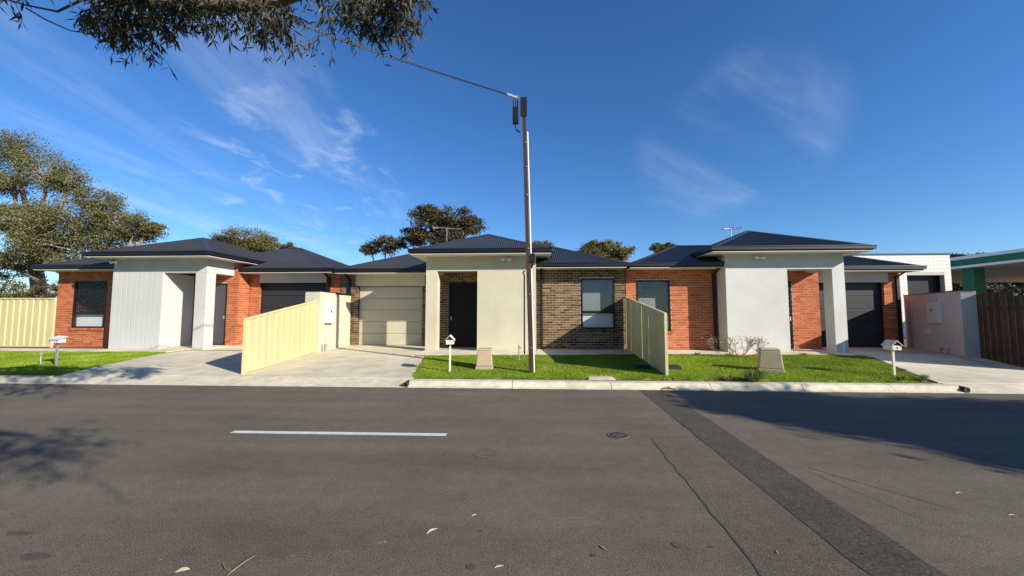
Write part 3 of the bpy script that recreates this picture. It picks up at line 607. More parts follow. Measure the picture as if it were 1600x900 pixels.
ob(A, Lw, .32, .18, 2.22, 'wall_body', 'render_white', wr); ob(A+n*.02-u*.0, Lw+.02, .36, 2.223, 2.25, 'capping', 'gutter_steel', wr)
bx = ob(A+u*1.95+n*.12, .72, .116, 1.25, 1.92, 'meter_box', 'meter_grey', wr, bevel=.012); ob(A+u*2.2+n*.126, .09, .005, 1.62, 1.70, 'sticker', 'servo_green', bx)
ob(A+u*2.55+n*.05, .10, .046, 1.93, 2.1, 'cable_cover', 'pvc', wr); ob(A+u*1.6+n*.10, .22, .096, .85, 1.05, 'tap_box', 'meter_grey', wr)
for a in (2.45, 2.85):
    m = MB(); p = A+u*a+n*.06; m.tube([(p.x, p.y, .2), (p.x, p.y, .44), (p.x-n.x*.05, p.y-n.y*.05, .47)], .028, 8); m.build('pipe', 'galv', wr)
# dark paling fence
pf = empty('paling_fence', (12.6, 11.6, .2), 'tall dark timber paling fence beside the shaded driveway', 'fence')
P0 = Vector((12.99, 11.95, 0)); P1 = Vector((10.9, 7.6, 0)); du = (P1-P0).normalized(); k = 0; a = 0; r = random.Random(3)
dn = Vector((du.y, -du.x, 0)); dn = dn if dn.x < 0 else -dn
while a < 2.35:                                           # only the length beside the driveway in view
    wd = .14; h = (2.12 if a < 1.55 else 2.0)+r.uniform(-.015, .015); p = P0+du*a+dn*(.012 if k % 2 else 0)
    q = [p, p+du*(wd-.008), p+du*(wd-.008)-dn*.018, p-dn*.018]; q = [(v.x, v.y) for v in q]; ar = sum(q[i][0]*q[(i+1) % 4][1]-q[(i+1) % 4][0]*q[i][1] for i in range(4)); q = q if ar > 0 else q[::-1]
    MB().prism(q, .16, h, r.random()).build('paling', 'timber_dark', pf); a += wd; k += 1
for z in (.5, 1.7):
    p = P0-dn*.03; q = P0+du*2.35-dn*.03; m = MB(); m.bar((p.x, p.y, z), (q.x, q.y, z), .035); m.build('rail', 'timber_dark', pf)

# ------------------------------------------------------------------ pole with cable
pe = empty('power_pole', (-.03, 9.16, .14), 'tall brown steel service pole with white conduit on the lawn', 'pole')
bx_, by_ = -.03, 9.16; lean = -.024
def lx(z): return bx_+lean*(z-.14)
m = MB()
for z0, z1 in ((.05, 6.85),):
    for (xa, xb, ya, yb) in ((-.048, .040, -.07, -.058), (-.048, .040, .058, .07), (-.006, .006, -.058, .058)):
        m.add([(lx(zz_)+x, by_+y, zz_) for zz_ in (z0, z1) for x, y in ((xa, ya), (xb, ya), (xb, yb), (xa, yb))], [(0,3,2,1),(4,5,6,7),(0,1,5,4),(1,2,6,5),(2,3,7,6),(3,0,4,7)])
m.build('pole_shaft', 'pole_steel', pe)
for z in (.75, 2.0, 3.1, 4.4, 5.1, 5.7): MB().tube([(lx(z)+.02, by_-.068, z), (lx(z)+.02, by_-.09, z)], .016, 6).build('bolt', 'galv', pe)
m = MB(); m.tube([(lx(z)+.070, by_, z) for z in (.1, 3.0, 6.0)], .020, 10); m.build('conduit', 'pvc', pe)
m = MB(); m.tube([(lx(z)+.044, by_+.0, z) for z in (.1, 2.6)], .013, 8); m.tube([(lx(2.6)+.055, by_+.0, 2.6), (lx(2.7)+.11, by_-.03, 2.72), (lx(2.8)+.10, by_-.02, 2.86)], .02, 8); m.tube([(lx(2.45)-.10, by_-.02, .6), (lx(2.45)-.10, by_-.02, 2.46), (lx(2.5)-.13, by_-.04, 2.53), (lx(2.55)-.08, by_-.06, 2.56)], .018, 8); m.build('lead', 'black', pe)
MB().box(lx(2.9)+.06, lx(2.9)+.17, by_-.10, by_-.03, 2.76, 2.98).build('junction_box', 'black', pe, bevel=.008)
m = MB(); zt = 6.85; x_ = lx(zt); m.box(x_-.08, x_+.08, by_-.085, by_-.071, 6.35, 6.84); m.build('bracket', 'black', pe)
m = MB(); m.box(x_-.27, x_-.13, by_-.06, by_+.06, 6.22, 6.62); m.box(x_-.25, x_-.16, by_-.075, by_-.061, 6.28, 6.55)
for dx in (-.25, -.20, -.15): m.tube([(x_+dx, by_, 6.62), (x_+dx, by_, 6.83)], .012, 6)
m.tube([(x_-.2, by_, 6.22), (x_-.18, by_-.02, 6.05), (x_-.09, by_-.02, 5.98)], .018, 8); m.build('fuse_box', 'black', pe)
m = MB(); m.tube([(x_-.08, by_, 6.86), (x_-.16, by_, 6.93), (x_-.24, by_, 6.88)], .012, 6); m.tube([(x_-.16, by_, 6.87), (x_-.42, by_-.08, 6.93)], .035, 8); m.build('cable_clamp', 'galv', pe)
ctl = [Vector(v) for v in ((x_-.40, by_-.08, 6.92), (-2.34, 6.83, 6.28), (-3.6, 5.4, 6.0), (-6.0, 2.6, 5.8), (-10, -2, 6.3), (-14, -6.6, 7.2))]
def crom(p0, p1, p2, p3, t): return .5*((2*p1)+(p2-p0)*t+(2*p0-5*p1+4*p2-p3)*t*t+(3*p1-p0-3*p2+p3)*t**3)
cp = [ctl[0]*2-ctl[1]]+ctl+[ctl[-1]*2-ctl[-2]]; pts = [crom(cp[i], cp[i+1], cp[i+2], cp[i+3], j/40) for i in range(len(ctl)-1) for j in range(40)]
m = MB()
for ph in range(3): m.tube([p+Vector((.010*math.sin(i*1.3+ph*2.1), 0, .012*math.cos(i*1.3+ph*2.1))) for i, p in enumerate(pts)], .010, 5)
tag(m.build('service_cable', 'black'), 'twisted black overhead service cable leading to the pole top', 'cable')

# ------------------------------------------------------------------ letterboxes, pillars, pits
def mailbox(label, x, y, h, rz, body, number=None, flat=False, col='mail_cream'):
    g = gz(x, y); e = empty('letterbox', (x, y, g), label, 'letterbox', 'letterboxes on posts'); rot = Matrix.Translation((x, y, g)) @ Matrix.Rotation(rz, 4, 'Z')
    def put(m, nm, mt, par=e, **k): m.v = [tuple(rot @ Vector(v)) for v in m.v]; return m.build(nm, mt, par, **k)
    put(MB().box(-.02, .02, -.02, .02, -.05, h-.20), 'post', col)
    w, dp, b0 = .085, .15, h-.20
    if not flat:
        put(MB().box(-w, w, -dp+.02, dp, b0, b0+.10), 'box', body); pr = h
        put(MB().add([(-w, -dp+.03, b0+.102), (w, -dp+.03, b0+.102), (0, -dp+.03, pr-.015), (-w, dp-.01, b0+.102), (w, dp-.01, b0+.102), (0, dp-.01, pr-.015)], [(0,1,2),(5,4,3),(0,3,4,1),(1,4,5,2),(2,5,3,0)]), 'gable', 'black')
        m = MB()
        for sg in (-1, 1): m.add([(sg*(w+.025), -dp, b0+.085), (sg*(w+.025), dp+.02, b0+.085), (0, dp+.02, pr), (0, -dp, pr), (sg*(w+.025), -dp, b0+.097), (sg*(w+.025), dp+.02, b0+.097), (0, dp+.02, pr+.016), (0, -dp, pr+.016)], [(0,1,2,3),(7,6,5,4),(0,4,5,1),(2,6,7,3),(0,3,7,4),(1,5,6,2)])
        put(m, 'lid', body)
        if number:
            cu = bpy.data.curves.new('number', 'FONT'); cu.body = number; cu.size = .075; cu.align_x = 'CENTER'; to = bpy.data.objects.new('tmp', cu); COL.objects.link(to); bpy.context.view_layer.update()
            me = bpy.data.meshes.new_from_object(to.evaluated_get(bpy.context.evaluated_depsgraph_get())); bpy.data.objects.remove(to); mm_ = MB(); mm_.add([(v.co.x, -dp+.017, b0+.022+v.co.y) for v in me.vertices], [tuple(p.vertices) for p in me.polygons]); put(mm_, 'number', 'ink')
    else:
        put(MB().box(-.10, .11, -.09, .09, b0+.02, b0+.11), 'box', body)
        put(MB().add([(-.14, -.12, b0+.113), (.14, -.12, b0+.10), (.14, .12, b0+.17), (-.14, .12, b0+.19), (-.14, -.12, b0+.125), (.14, -.12, b0+.112), (.14, .12, b0+.182), (-.14, .12, b0+.202)], [(0,3,2,1),(4,5,6,7),(0,1,5,4),(1,2,6,5),(2,3,7,6),(3,0,4,7)]), 'lid', 'mail_grey')
        put(MB().box(-.16, -.102, -.06, .06, b0+.04, b0+.10), 'newspaper_tube', 'black')
    return e
mailbox('cream gabled letterbox numbered 7 on the lawn before the brown brick house', -1.96, 9.16, .88, .12, 'mail_cream', '7')
mailbox('gabled letterbox numbered 6 turned sideways beside the right driveway', 8.07, 9.12, .80, -.12, 'mail_cream', '6')
mailbox('pale flat lidded letterbox on shaded lawn before the boarded porch', -12.55, 9.6, .80, .05, 'mail_grey', flat=True, col='galv')
def pillar(label, x, y, w, h, rz):
    g = gz(x, y); e = empty('service_pillar', (x, y, g), label, 'service pillar', 'beige electrical service pillars'); rot = Matrix.Translation((x, y, g)) @ Matrix.Rotation(rz, 4, 'Z')
    def fr(w0, w1, z0, z1, d0, d1): return [(-w0, -d0, z0), (w0, -d0, z0), (w0, d0, z0), (-w0, d0, z0), (-w1, -d1, z1), (w1, -d1, z1), (w1, d1, z1), (-w1, d1, z1)]
    B_ = [(0,3,2,1),(4,5,6,7),(0,1,5,4),(1,2,6,5),(2,3,7,6),(3,0,4,7)]
    def put(vs, nm, mt, bv): m = MB(); m.add([rot @ Vector(v) for v in vs], B_); return m.build(nm, mt, e, bevel=bv)
    put(fr(w, w, -.05, .09, w*.95, w*.95), 'plinth', 'box_beige', .012); put(fr(w*.95, w*.80, .092, h-.05, w*.9, w*.75), 'cover', 'box_beige', .02); put(fr(w*.82, w*.74, h-.048, h, w*.77, w*.68), 'lid', 'box_beige', .018)
pillar('beige plastic electrical pillar between letterbox 7 and the steel pole', -1.19, 9.66, .215, .52, .06)
pillar('beige plastic electrical pillar on the lawn before the white porch wall', 5.69, 9.62, .26, .56, -.42)
def pit(nm, label, x, y, w, d, h, mt, lid, group=None):
    g = gz(x, y); e = empty(nm, (x, y, g), label, 'utility pit', group); MB().box(x-w, x+w, y-d, y+d, g-.1, g+h-.02).build('rim', mt, e, bevel=.006)
    MB().box(x-w+.02, x+w-.02, y-d+.02, y+d-.02, g+h-.019, g+h).build('lid', lid, e, bevel=.008); return e
pit('utility_pit', 'flat pale concrete pit lid set in the lawn by the kerb', 1.5, 8.66, .29, .17, .035, 'kerb_concrete', 'concrete')
pit('utility_pit', 'dark green plastic pit box in sun beside the dividing fence', 3.42, 9.75, .19, .14, .12, 'pit_green', 'pit_green', 'dark green pit boxes by the fence')
pit('utility_pit', 'dark green plastic pit box in the shadow of the dividing fence', 2.72, 9.85, .19, .14, .11, 'pit_green', 'pit_green', 'dark green pit boxes by the fence')
def standpipe(label, x, y, h):
    g = gz(x, y); e = empty('garden_tap', (x, y, g), label, 'tap'); MB().tube([(x, y, g-.05), (x, y, g+h)], .016, 8).build('riser', 'galv', e)
    m = MB(); m.tube([(x, y, g+h*.9), (x+.05, y-.05, g+h*.9), (x+.07, y-.07, g+h*.82)], .014, 8); m.box(x-.03, x+.03, y-.008, y+.008, g+h, g+h+.02); m.build('spout', 'galv', e); MB().box(x-.07, x+.07, y-.03, y+.03, g, g+.04).build('foot', 'galv', e)
standpipe('thin metal garden tap on the lawn before the cream porch wall', -.38, 11.0, .42); standpipe('short metal tap pipe on the lawn beside the flat lidded letterbox', -13.2, 9.75, .33)
# manhole
c = atz(966, 680.5, 0); e = empty('manhole_cover', (c.x, c.y, 0), 'round iron manhole cover set in the asphalt', 'manhole cover')
m = MB(); k = 40
def ring(m, r0, r1, z0, z1):
    for j in range(k):
        a, b = 2*math.pi*j/k, 2*math.pi*(j+1)/k; m.add([(c.x+r*math.cos(t_), c.y+r*math.sin(t_), z) for t_, r, z in ((a, r0, z1), (a, r1, z1), (b, r1, z1), (b, r0, z1), (a, r1, z0), (b, r1, z0))], [(0,1,2,3),(1,4,5,2)])
ring(m, .108, .135, 0, .008); m.build('rim', 'iron', e)
m = MB(); m.add([(c.x+.107*math.cos(2*math.pi*j/k), c.y+.107*math.sin(2*math.pi*j/k), .0055) for j in range(k)], [tuple(range(k))]); m.build('lid', 'black', e)
m = MB(); r = random.Random(4)
for i in range(-3, 4):
    for j in range(-3, 4):
        x, y = i*.034, j*.034
        if math.hypot(x, y) < .095: m.box(c.x+x-.010, c.x+x+.010, c.y+y-.010, c.y+y+.010, .006, .012)
m.build('stud_pattern', 'iron', e)
# drain pipe ends in the kerb, broken tile in the gutter
for x, lb in ((-2.66, 'black drain pipe end at the kerb beside the cream garage driveway'), (8.46, 'black drain pipe end at the kerb beside the right driveway')):
    m = MB(); k = 16; e = empty('drain_pipe', (x, KY+.04, .06), lb, 'drain pipe', 'stormwater outlets in the kerb'); m.tube([(x, KY+.0, .062), (x, KY+.25, .066)], .055, 14); m.build('pipe_end', 'black', e)
    m = MB(); 
    for j in range(k):
        a, b = 2*math.pi*j/k, 2*math.pi*(j+1)/k; m.add([(x+r_*math.cos(t_), KY-.006, .062+r_*math.sin(t_)) for t_, r_ in ((a, .043), (a, .057), (b, .057), (b, .043))], [(0,1,2,3)])
    m.build('pipe_rim', 'iron', e)
c = atz(1043, 609, .0); e = empty('rubble_piece', (c.x, c.y, 0), 'broken terracotta piece with red scrap lying in the gutter', 'rubble'); m = MB()
k = 9
for i in range(k+1):
    a = math.pi*i/k; m.v += [(c.x-.15*math.cos(a), c.y-.06, .004+.05*math.sin(a)), (c.x-.13*math.cos(a), c.y+.10, .004+.042*math.sin(a))]
m.f += [(2*i, 2*i+2, 2*i+3, 2*i+1) for i in range(k)]; m.t += [.5]*k; o = m.build('tile_shard', 'terracotta', e); sm = o.modifiers.new('s', 'SOLIDIFY'); sm.thickness = .014
MB().add([(c.x-.01, c.y-.02, .050), (c.x+.06, c.y-.01, .046), (c.x+.05, c.y+.05, .052), (c.x+.0, c.y+.05, .056), (c.x+.03, c.y+.02, .075)], [(0,1,4),(1,2,4),(2,3,4),(3,0,4),(0,3,2,1)]).build('scrap', 'orange', e)

# ------------------------------------------------------------------ foliage
def leaf_quads(C, ln, wd, droop, rg, tint_bias=None):
    """lens-shaped leaves (two triangles as one quad) at points C"""
    n = len(C); th = rg.random(n)*6.283; d = np.stack([np.cos(th), np.sin(th), -droop*(0.3+1.4*rg.random(n))+.35*rg.standard_normal(n)], 1); d /= np.linalg.norm(d, axis=1)[:, None]
    s = np.cross(d, rg.standard_normal((n, 3))); s /= np.linalg.norm(s, axis=1)[:, None]+1e-9; l = ln*(.6+.8*rg.random(n))[:, None]; w = wd*(.7+.6*rg.random(n))[:, None]
    V = np.stack([C, C+d*l*.45+s*w, C+d*l, C+d*l*.45-s*w], 1).reshape(-1, 3); return V, np.arange(4*n).reshape(-1, 4)
def clump_points(clumps, per, rg, sub=26, spread=.17):
    out = []; subs = []
    for c, rad in clumps:
        c = np.array(c); rad = np.array(rad); k = sub
        d = rg.standard_normal((k, 3)); d /= np.linalg.norm(d, axis=1)[:, None]; rr = (.35+.65*rg.random(k)**.5)[:, None]; sc_ = c+d*rr*rad; subs.append(sc_)
        n = int(per*rad.prod()**(1/3)**1); idx = rg.integers(0, k, n); out.append(sc_[idx]+rg.standard_normal((n, 3))*spread*rad.mean()*np.array([1, 1, .62]))
    return np.concatenate(out), subs
def tree(name, label, base, clumps, tr, leaf, lw, per, lm, bark='bark', fork=.45, seed=1, group=None, sub=26, spread=.17, droop=.8):
    rg = np.random.default_rng(seed); r = random.Random(seed); base = Vector(base); e = empty(name, base, label, 'tree', group)
    C, subs = clump_points(clumps, per, rg, sub, spread); V, F = leaf_quads(C, leaf, lw, droop, rg)
    cz = C[:, 2]; npmesh('crown', V, F, np.clip(rg.random(len(C)), 0, 1), lm, e)
    cen = Vector(np.mean([c for c, _ in clumps], 0)); fk = base.lerp(cen, fork); m = MB()
    m.tube([base-Vector((0, 0, .3)), base.lerp(fk, .4)+Vector((r.uniform(-.15, .15), 0, 0)), fk], [tr*1.25, tr, tr*.8], 10)
    for (c, rad), sp in zip(clumps, subs):
        c = Vector(c); md = fk.lerp(c, .5)+Vector((r.uniform(-.3, .3), r.uniform(-.3, .3), -.1*(c-fk).length)); m.tube([fk-Vector((0, 0, .1)), md, c], [tr*.62, tr*.4, tr*.2], 7)
        for q in sp[::2]: q = Vector(q); m.tube([c.lerp(md, r.random()*.4), c.lerp(q, .5)+Vector((0, 0, .1)), q], [tr*.16, tr*.10, tr*.04], 5, cap=False)
    m.build('trunk', bark, e, smooth=True); return e
def P(px, py, Y, rx, rz, ry=None):
    p = aty(px, py, Y); s = (Y/ray(px, py).y)/FPX; return ((p.x, p.y, p.z), (rx*s, (ry or rx)*s*.8, rz*s))
Y = 25
tree('gum_tree', 'large spreading gum tree rising behind the cream side fence', (-35, 26, 0), [P(20, 235, Y, 50, 34), P(-50, 250, Y, 60, 50), P(75, 270, Y, 42, 28), P(112, 285, Y, 26, 18), P(20, 285, Y, 40, 20)], .42, .17, .028, 2600, 'leaf_gum', 'bark_pale', .5, 11, 'gum trees around the houses', sub=34, spread=.20)
tree('gum_tree', 'broad olive gum tree directly behind the boarded porch house', (-27.5, 24, 0), [P(45, 345, 24, 56, 36), P(120, 340, 24, 58, 36), P(180, 345, 24, 44, 26), P(215, 355, 24, 32, 20), P(110, 385, 24, 66, 34), P(175, 380, 24, 42, 24), P(60, 390, 24, 44, 28), P(150, 318, 24, 36, 20), P(15, 415, 24, 34, 24), P(238, 356, 24, 16, 12), P(25, 340, 24, 30, 20)], .36, .16, .028, 3300, 'leaf_gum', 'bark_pale', .42, 12, 'gum trees around the houses', sub=30, spread=.19)
tree('gum_tree', 'dark rounded tree behind the brown brick house with antenna', (-6.8, 31, 0), [P(672, 348, 30, 32, 24), P(705, 345, 30, 34, 22), P(735, 352, 30, 22, 18), P(650, 368, 30, 22, 14), P(690, 372, 30, 40, 18), P(668, 332, 30, 22, 11)], .35, .19, .04, 2700, 'leaf_brown', 'bark', .55, 13, 'gum trees around the houses', sub=30, spread=.19)
tree('gum_tree', 'small dark bushy tree left of the tall dark tree', (-12.4, 30, 0), [P(602, 384, 30, 22, 14), P(580, 388, 30, 14, 9), P(622, 380, 30, 14, 9)], .2, .19, .035, 2300, 'leaf_brown', 'bark', .6, 14, 'gum trees around the houses', sub=20, spread=.24)
tree('round_tree', 'dense olive domed tree behind the roof of the boarded porch house', (-24, 32, 0), [P(380, 378, 31, 44, 20), P(350, 382, 31, 28, 14), P(412, 382, 31, 28, 13)], .3, .13, .03, 4600, 'leaf_olive', 'bark', .6, 15, 'trees behind the roofs', sub=60, spread=.15)
tree('round_tree', 'low olive tree between the brown and right red roofs', (5.6, 31, 0), [P(925, 386, 30, 20, 10), P(950, 386, 30, 22, 11), P(975, 394, 30, 22, 9), P(940, 398, 30, 40, 12)], .25, .14, .03, 4200, 'leaf_olive', 'bark', .6, 16, 'trees behind the roofs', sub=34, spread=.17)
tree('round_tree', 'small olive treetop above the ridge of the right red house', (9.7, 33, 0), [P(1030, 388, 32, 17, 8), P(1042, 386, 32, 14, 7)], .2, .14, .03, 3600, 'leaf_olive', 'bark', .6, 17, 'trees behind the roofs', sub=24)
tree('round_tree', 'small olive treetop beside the steel pole above the brown roof', (1.7, 33, 0), [P(846, 384, 32, 17, 8), P(832, 386, 32, 12, 6)], .2, .14, .03, 3600, 'leaf_olive', 'bark', .6, 18, 'trees behind the roofs', sub=24)
tree('round_tree', 'tiny treetop peeking over the garage roof of the boarded house', (-19.5, 33, 0), [P(452, 384, 32, 12, 5)], .2, .14, .03, 3600, 'leaf_olive', 'bark', .6, 19, 'trees behind the roofs', sub=14)
tree('gum_tree', 'dark tree seen beneath the service station canopy', (52, 44, 0), [P(1570, 440, 44, 36, 26), P(1610, 430, 44, 40, 26), P(1530, 452, 44, 36, 18), P(1500, 447, 44, 30, 16), P(1640, 452, 44, 40, 22)], .4, .25, .05, 2300, 'leaf_brown', 'bark', .5, 20, 'gum trees around the houses')
tree('gum_tree', 'dark treetop showing over the service station canopy', (52, 55, 0), [P(1505, 404, 55, 18, 10), P(1530, 404, 55, 16, 9), P(1490, 410, 55, 14, 8)], .4, .3, .06, 1600, 'leaf_brown', 'bark', .6, 21, 'gum trees around the houses')
for i, (px, py, w_, h_, Yh) in enumerate(((15, 452, 22, 14, 20), (48, 458, 24, 10, 20), (78, 452, 16, 18, 20), (-25, 450, 24, 16, 20))):
    tree('garden_shrub', ['brown green shrub over the cream side fence', 'low olive shrub over the cream side fence', 'dark shrub against the brick corner over the cream fence', 'leafy shrub at the far end of the cream side fence'][i], (aty(px, py, Yh).x, Yh, .2), [P(px, py, Yh, w_, h_), P(px, py+20, Yh, w_, h_)], .08, .10, .025, 2300, ['leaf_olive', 'leaf_olive', 'leaf_brown', 'leaf_gum'][i], 'bark', .5, 30+i, 'shrubs behind the side fence')
# tree across the road to the right whose shadow reaches over the road
tree('gum_tree', 'broad shade tree on the near verge to the right', (14.9, -.4, .1), [((14.6, .2, 4.7), (1.9, 1.5, 1.3)), ((13.6, .4, 5.2), (1.2, .9, .7)), ((15.9, -.8, 5.3), (1.8, 1.5, 1.3)), ((14.0, -.6, 4.0), (1.5, 1.1, .9)), ((16.8, .2, 4.4), (1.6, 1.3, 1.2)), ((14.7, .2, 5.7), (1.0, .7, .5)), ((13.2, 1.1, 5.4), (.6, .4, .3)), ((15.8, -.4, 3.6), (1.8, 1.0, .9)), ((17.5, -.5, 5.0), (1.6, 1.4, 1.3)), ((15.7, -.1, 5.4), (1.5, 1.0, .7))], .22, .17, .04, 9000, 'leaf_gum', 'bark', .5, 40, sub=70, spread=.17)

for i, (x, y, h, sd_) in enumerate(((-13, -6, 8, 51), (-22, -5, 9, 52), (-5, -9, 9, 53))):  # unseen gums added behind the camera to block part of the sky light
    q = random.Random(sd_); tree('gum_tree', ('unseen gum added on the near verge farthest along the road to block sky light', 'tall unseen gum added on the near verge beyond its neighbour to block sky light', 'unseen gum added behind the overhanging gum to block sky light')[i], (x, y, .1), [((x+q.uniform(-2.6, 2.6), y+q.uniform(-2.2, 1.5), h*q.uniform(.5, 1.0)), (q.uniform(1.6, 2.4),)*2+(q.uniform(1.2, 1.8),)) for _ in range(9)], .3, .34, .08, 900, 'leaf_gum', 'bark', .45, sd_, 'unseen gum trees added to block sky light', sub=30, spread=.22)
# overhanging gum by the camera
rg = np.random.default_rng(77); r = random.Random(77)
og = empty('overhanging_gum', (-1.2, -2.6, .1), 'near gum branch with slender drooping leaves hanging over the road', 'tree')
wood = MB(); tw = MB(); LC = []; LD = []
fork = Vector((-1.6, -1.9, 3.4)); wood.tube([(-1.2, -2.6, -.2), (-1.35, -2.4, 1.6), fork], [.27, .22, .18], 12)
def zp(px, py, z): return atz(px, py, z)
limb = [fork, Vector((-3.6, .4, 5.0)), Vector((-5.0, 2.2, 5.35)), zp(190, -14, 4.98), zp(260, 7, 4.86), zp(330, 11, 4.8), zp(420, 9, 4.75), zp(520, -25, 4.75), zp(600, -45, 4.8)]
wood.tube(limb, [.14, .12, .10, .085, .075, .065, .05, .035, .02], 9)
wood.tube([fork, Vector((.2, -1.4, 4.6)), Vector((1.9, -1.2, 5.0)), Vector((3.0, -1.5, 5.2))], [.13, .09, .06, .03], 8)
br2 = [limb[7], zp(496, 2, 4.70), zp(507, 25, 4.68), zp(495, 42, 4.66)]; wood.tube(br2, [.025, .018, .014, .008], 7)
wood.tube([zp(170, -20, 4.9), zp(90, 18, 4.75), zp(40, 8, 4.72), zp(-20, -10, 4.7)][::-1], [.006, .008, .012, .014], 6)
wood.tube([zp(140, 52, 4.66), zp(110, 48, 4.66), zp(70, 30, 4.68), zp(40, 12, 4.7)], [.004, .006, .008, .008], 5)
def twig(p0, d0, ln, nl, curl=.5):
    """a drooping twig with leaves along it"""
    p = Vector(p0); d = Vector(d0).normalized(); pts = [p.copy()]; k = 6
    for i in range(k):
        d = (d+Vector((r.uniform(-.3, .3), r.uniform(-.3, .3), -curl*.35+r.uniform(-.2, .2)))).normalized(); p = p+d*ln/k; pts.append(p.copy())
    tw.tube(pts, [.0045, .004, .0035, .003, .0025, .002, .0015], 4, cap=False)
    for i in range(nl):
        t_ = .15+.85*r.random(); f = t_*k; a = pts[min(k-1, int(f))].lerp(pts[min(k, int(f)+1)], f-int(f)); LC.append(a); LD.append(Vector((r.gauss(0, .55), r.gauss(0, .55), -1.0+r.gauss(0, .4))))
def fill(cx, cy, rx, ry, n, leaves=9, ln=.32, z=4.72):
    for i in range(n):
        a = r.random()*6.283; q = math.sqrt(r.random()); px, py = cx+rx*q*math.cos(a), cy+ry*q*math.sin(a)-14
        zz_ = z+r.uniform(-.22, .22); twig(zp(px, py, zz_), (r.gauss(0, 1), r.gauss(0, .6), r.uniform(-.5, .3)), ln*r.uniform(.5, 1.3), int(leaves*r.uniform(.6, 1.4)))
fill(215, 36, 76, 36, 100, 13, .26); fill(170, 22, 50, 22, 40, 12, .26); fill(215, 70, 30, 22, 14, 8); fill(335, 28, 60, 24, 52, 12, .26); fill(425, 48, 36, 32, 48, 13, .26); fill(360, 14, 90, 14, 30, 10); fill(590, 30, 56, 36, 84, 13, .26); fill(625, 10, 36, 26, 60, 13, .24); fill(545, 55, 38, 26, 12, 4); fill(480, 60, 36, 26, 12, 5); fill(560, 10, 60, 16, 20); fill(20, 6, 28, 12, 9, 6); fill(205, -45, 140, 40, 50); fill(430, -45, 150, 35, 46); fill(250, -120, 160, 50, 44)
def cloudleaf(c, rad, n):
    for i in range(n):
        v = Vector((r.gauss(0, .5), r.gauss(0, .5), r.gauss(0, .5))); twig(Vector(c)+Vector((v.x*rad[0], v.y*rad[1], v.z*rad[2])), (r.gauss(0, 1), r.gauss(0, 1), -.2), .34, 10)
cloudleaf((2.2, -1.3, 4.7), (.9, .55, .4), 90); cloudleaf((3.0, -1.5, 4.9), (.7, .5, .35), 50); cloudleaf((-1.7, 2.0, 4.8), (.8, .45, .25), 60); cloudleaf((-2.9, 1.5, 4.9), (.9, .5, .3), 50); cloudleaf((-3.4, -1.5, 5.2), (1.2, .9, .6), 70); cloudleaf((-.8, -3, 5.6), (1.2, .9, .6), 70)
cloudleaf((-3.0, 2.95, 5.1), (.8, .26, .16), 150); cloudleaf((-4.4, 2.85, 5.1), (.9, .32, .2), 210); cloudleaf((-5.9, 2.9, 5.05), (1.0, .40, .25), 200); cloudleaf((-4.2, 1.9, 5.0), (.9, .5, .3), 60)
wood.tube([limb[2], Vector((-6.4, 2.9, 5.25)), Vector((-8.2, 3.2, 5.2)), Vector((-10.2, 3.6, 5.15))], [.06, .045, .035, .015], 7)
wood.build('limb', 'bark', og, smooth=True); tw.build('twigs', 'bark', og, kind='stuff')
for (px, py) in ((200, 96), (215, 98), (485, 66), (492, 101), (470, 62), (497, 60), (505, 82), (480, 84), (518, 92), (230, 92), (226, 82)):      # gum nuts
    q = zp(px, py, 4.66); MB().tube([q, q-Vector((0, 0, .012)), q-Vector((0, 0, .026))], [.006, .014, .011], 8).build('gum_nut', 'bark', og); tw2 = MB().tube([q+Vector((r.uniform(-.03, .03), 0, .09)), q], .0025, 4).build('stalk', 'bark', og)
LC = np.array([tuple(v) for v in LC]); LD = np.array([tuple(v) for v in LD]); LD /= np.linalg.norm(LD, axis=1)[:, None]
def leafmesh(t_):
    m = MB(); m.add([(0, 0, 0), (.0085, 0, .030), (.0095, .003, .055), (.006, .004, .085), (0, .002, .118), (-.006, .004, .085), (-.0095, .003, .055), (-.0085, 0, .030), (0, .0035, .06)], [(0,1,8,7),(1,2,8),(2,3,8),(3,4,5,8),(5,6,8),(6,7,8)], t_)
    me = bpy.data.meshes.new('leaf'); me.from_pydata(m.v, [], m.f); a = me.attributes.new('tint', 'FLOAT', 'FACE'); a.data.foreach_set('value', m.t); me.materials.append(MATS['leaf_near']); return me
lms = [leafmesh(i/5) for i in range(6)]
vis = []
cr, cf = Vector((math.cos(YAW), math.sin(YAW), 0)), Vector((-math.sin(YAW)*math.cos(PIT), math.cos(YAW)*math.cos(PIT), math.sin(PIT))); cup = cr.cross(cf)
for i, c in enumerate(LC):
    v = Vector(c)-Vector((0, 0, CH)); f = v.dot(cf); y_ = 450-FPX*v.dot(cup)/f if f > 0 else -999; vis.append((f if f > 0 and -5 < y_ < 200 else 999, i))
vis.sort(); pick = {i for _, i in vis[:300]}; V = []; F = []; T = []
for i, (c, d) in enumerate(zip(LC, LD)):
    d = Vector(d); q = d.to_track_quat('Z', 'Y') @ Vector((0, 0, 1)).rotation_difference(Vector((0, 0, 1))); M_ = Matrix.Translation(Vector(c)) @ d.to_track_quat('Z', 'Y').to_matrix().to_4x4() @ Matrix.Rotation(r.random()*6.28, 4, 'Z') @ Matrix.Scale(r.uniform(.6, 1.2), 4)
    if i in pick:
        o = bpy.data.objects.new('leaf', lms[r.randrange(6)]); COL.objects.link(o); o.parent = og; o.matrix_parent_inverse = Matrix.Translation(-og.location); o.matrix_basis = M_
    else:
        b = len(V); V += [tuple(M_ @ Vector(p)) for p in ((0, 0, 0), (.010, .003, .05), (0, .002, .118), (-.010, .003, .05))]; F.append((b, b+1, b+2, b+3)); T.append(r.random())
npmesh('foliage', np.array(V), np.array(F), np.array(T), 'leaf_near', og, kind='stuff')

